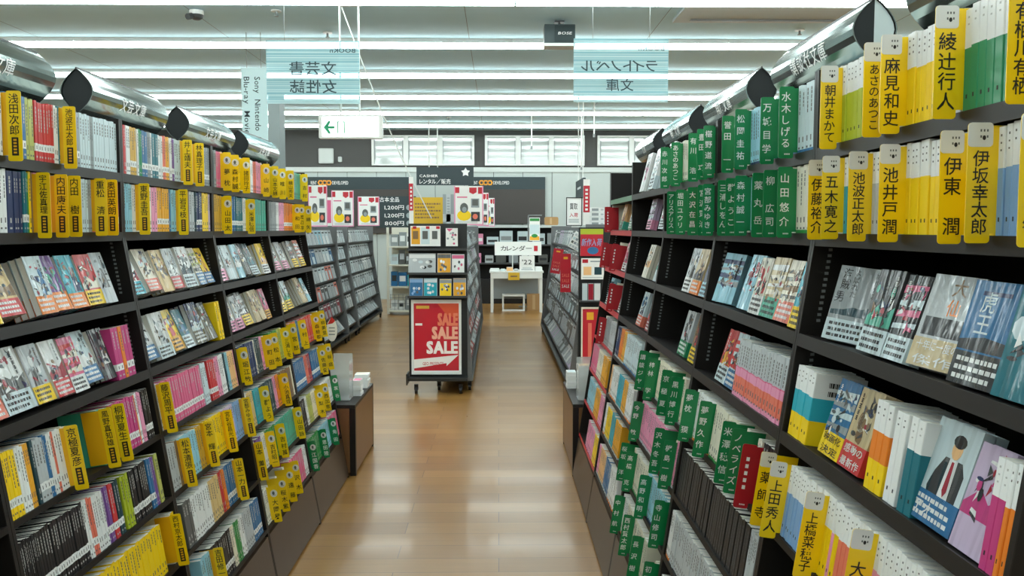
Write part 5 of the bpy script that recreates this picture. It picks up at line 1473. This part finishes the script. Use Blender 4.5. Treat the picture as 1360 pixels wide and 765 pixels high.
# rear counter with goods
CYY = 17.0
x0, x1 = at(560, 300, CYY).x, at(752, 300, CYY).x
zt = at(680, 299, CYY).z
e = empty('rear_counter', ((x0 + x1) / 2, CYY, 0), 'long dark rear counter with pale top and goods shelves', 'counter')
hw = (x1 - x0) / 2
mb = MB(); mb.box(-hw, hw, .0, .5, zt - .05, zt, mat('pale_counter_top', (196, 204, 202), .4)); mb.obj('counter_top', e)
mb = MB(); mb.box(-hw + .02, hw - .02, .3, .48, 0, zt - .051, CASE_IN); mb.obj('body', e)
SZ = [1.19, .82]
for z in SZ: mb = MB(); mb.box(-hw + .02, hw - .02, .02, .299, z - .03, z, DKMETAL); mb.obj('shelf', e)
mb = MB(); mb.box(-hw + .02, hw - .02, .05, .299, 0, .5, BLACK); mb.obj('base_cabinet', e)
r = random.Random(12)
for zi, z in enumerate(SZ):
    x = (x0 + x1) / 2 - hw + .06; j = 0
    while x < x1 - .25:
        w_ = r.uniform(.14, .26); h_ = r.uniform(.14, .28); c = r.choice(['ice', 'white', 'silver', 'grey', 'ice', 'smoke', 'pink'])
        j += 1
        mb = MB(); mb.prism(rrect(x, x + w_, z + .001, z + h_, .01), 'y', CYY + .05, CYY + .25, gm(c)); mb.box(x + w_ * .1, x + w_ * .9, CYY + .0488, CYY + .0498, z + h_ * .3, z + h_ * .6, gm(r.choice(['smoke', 'charcoal', 'white', 'grey'])))
        tag(mb.obj('goods_box'), '%s %s goods box from the left on the %s counter shelf' % (ordinal(j), c, ('upper', 'lower')[zi]), 'box', 'goods boxes on the rear counter')
        x += w_ + r.uniform(.015, .1)
a, b = at(724, 288, CYY), at(742, 299, CYY)
mb = MB(); mb.prism(rrect(a.x, b.x, zt + .0006, a.z, .03), 'y', CYY + .1, CYY + .3, mat('cardboard', (176, 138, 92), .8)); mb.box(a.x + .1, a.x + .14, CYY + .0988, CYY + .0998, zt + .02, a.z - .02, mat('tape', (196, 164, 120), .5))
tag(mb.obj('brown_basket'), 'brown box on top of the rear counter by the framed sign', 'box')
# green tall poster on a stand before the counter
def green_art(mb, w, h):
    mb.box(-w * .45, w * .45, -.001, -.0002, h * .85, h * .97, pm('leaf')); mb.box(-w * .45, w * .45, -.001, -.0002, h * .03, h * .2, pm('gold')); mb.box(-w * .45, w * .45, -.001, -.0002, h * .3, h * .7, pm('ice'))
    mb.prism(ellipse(0, h * .22, w * .3, h * .08), 'y', -.0016, -.0011, pm('leaf'))
eg = poster('hanging_poster', (703, 717, 289, 320), 16.3, 'narrow green and white poster hanging on a metal stand', green_art)
lg = eg.matrix_world.translation; tp = at(703, 286, 16.3).z - lg.z
mb = MB(); mb.tube((-.12, .02, tp), (.14, .02, tp), .012, STEEL, 8); mb.tube((-.12, .02, tp), (-.12, .02, -lg.z + .0), .012, STEEL, 8); mb.box(-.3, .06, -.1, .14, -lg.z, -lg.z + .015, STEEL); mb.obj('stand', eg)

# ------------------------------------------------------------------ low end tables and what stands on them
WOODP = mottle(mat('brown_table_panel', (118, 84, 52), .35), 25, .12, (1, 1, .2))
def end_table(side, X, Y0, Y1, top, label):
    s = SIDE[side]['s']; xb = X - s * .42
    e = empty('end_table', ((X + xb) / 2, (Y0 + Y1) / 2, 0), label, 'table', 'low tables at the row ends')
    hx, hy = abs(X - xb) / 2, (Y1 - Y0) / 2
    mb = MB(); mb.box(-hx, hx, -hy, hy, top - .02, top, CASE_EDGE); mb.obj('table_top', e)
    for sx in (-1, 1):
        mb = MB(); mb.box(min(sx * hx, sx * (hx - .018)), max(sx * hx, sx * (hx - .018)), -hy + .036, hy - .036, .02, top - .021, WOODP); mb.obj('side_panel', e)
    for sy in (-1, 1):
        mb = MB(); mb.box(-hx + .036, hx - .036, min(sy * hy, sy * (hy - .018)), max(sy * hy, sy * (hy - .018)), .02, top - .021, WOODP); mb.obj('end_panel', e)
        for sx in (-1, 1):
            mb = MB(); mb.box(min(sx * hx, sx * (hx - .035)), max(sx * hx, sx * (hx - .035)), min(sy * hy, sy * (hy - .035)), max(sy * hy, sy * (hy - .035)), 0, top - .021, BLACK); mb.obj('leg', e)
    return e
TL = at(495, 508, 5.86).z
end_table('L', -.868, 5.10, 5.84, TL, 'low brown end table with black posts at the left row end')
end_table('R', .452, 5.10, 5.88, TL, 'low brown end table with black posts at the right row end')
CLR = mat('clear_acrylic', (228, 232, 230), .08, alpha=.38)
def holder(x, y, w_, d_, h_, label, z=TL):
    e = empty('leaflet_holder', (x, y, z + .0006), label, 'leaflet holder')
    mb = MB(); t = .004
    mb.box(-w_ / 2, w_ / 2, -d_ / 2, -d_ / 2 + t, 0, h_, CLR); mb.box(-w_ / 2, w_ / 2, d_ / 2 - t, d_ / 2, 0, h_ * 1.15, CLR)
    mb.box(-w_ / 2, -w_ / 2 + t, -d_ / 2 + t, d_ / 2 - t, 0, h_, CLR); mb.box(w_ / 2 - t, w_ / 2, -d_ / 2 + t, d_ / 2 - t, 0, h_, CLR); mb.obj('acrylic_box', e)
    for k in (1, 2):
        mb = MB(); mb.box(-w_ / 2 + t, w_ / 2 - t, -d_ / 2 + t, d_ / 2 - t, h_ * k / 3, h_ * k / 3 + .003, CLR); mb.obj('divider', e)
    mb = MB(); mb.box(-w_ / 2, w_ / 2, -d_ / 2 + t, d_ / 2 - t, 0.0, .004, pm('silver')); mb.obj('base', e)
    return e
holder(-.985, 5.30, .12, .14, .24, 'clear acrylic three-level leaflet holder on the left end table')
holder(.545, 5.28, .10, .14, .22, 'clear acrylic leaflet holder on the right end table')
def leaflet_stack(x, y, w_, d_, h_, c, label, z=TL):
    e = MB(); r = random.Random(label)
    n = 5
    for k in range(n):
        dx, dy = r.uniform(-.004, .004), r.uniform(-.004, .004)
        e.box(x - w_ / 2 + dx, x + w_ / 2 + dx, y - d_ / 2 + dy, y + d_ / 2 + dy, z + .0006 + h_ * k / n, z + h_ * (k + 1) / n, pm('white'))
    e.box(x - w_ * .4, x + w_ * .4, y - d_ * .4, y + d_ * .4, z + h_, z + h_ + .0008, pm(c))
    tag(e.obj('leaflet_stack'), label, 'leaflets')
zh = TL + .277
leaflet_stack(-.985, 5.52, .13, .12, .07, 'silver', 'white stack of leaflets behind the acrylic holder on the left table')
leaflet_stack(-.905, 5.42, .055, .10, .10, 'rose', 'narrow stack of leaflets with a red mark on the left table')
leaflet_stack(-.92, 5.70, .09, .10, .09, 'cream', 'white leaflet stack at the far end of the left table')
leaflet_stack(.49, 5.66, .06, .10, .11, 'ice', 'white stack of leaflets at the aisle edge of the right table')
leaflet_stack(.57, 5.60, .09, .13, .16, 'gold', 'tall stack with ochre cover behind the right holder')
# wobbler on the end of the left row
p = Vector((edge_x('L', .80) + .03, 5.13, .80))
e = empty('shelf_wobbler', p, 'white oval shelf wobbler with red tip at the left row end', 'shelf wobbler')
mb = MB(); mb.prism(ellipse(0, .09, .032, .07, 16), 'y', -.0015, .0015, CARDP); mb.obj('oval_card', e)
mb = MB(); mb.prism([(-.026, .125), (.0, .172), (.02, .145), (.004, .13)], 'y', -.0025, -.0017, REDP)
for k in range(3): mb.box(-.018, .018, -.0025, -.0017, .06 + .02 * k, .067 + .02 * k, pm('grey'))
mb.obj('print', e)
mb = MB(); mb.tube((0, 0, .021), (-.045, -.01, -.04), .0025, WIRE, 6); mb.obj('spring_arm', e)
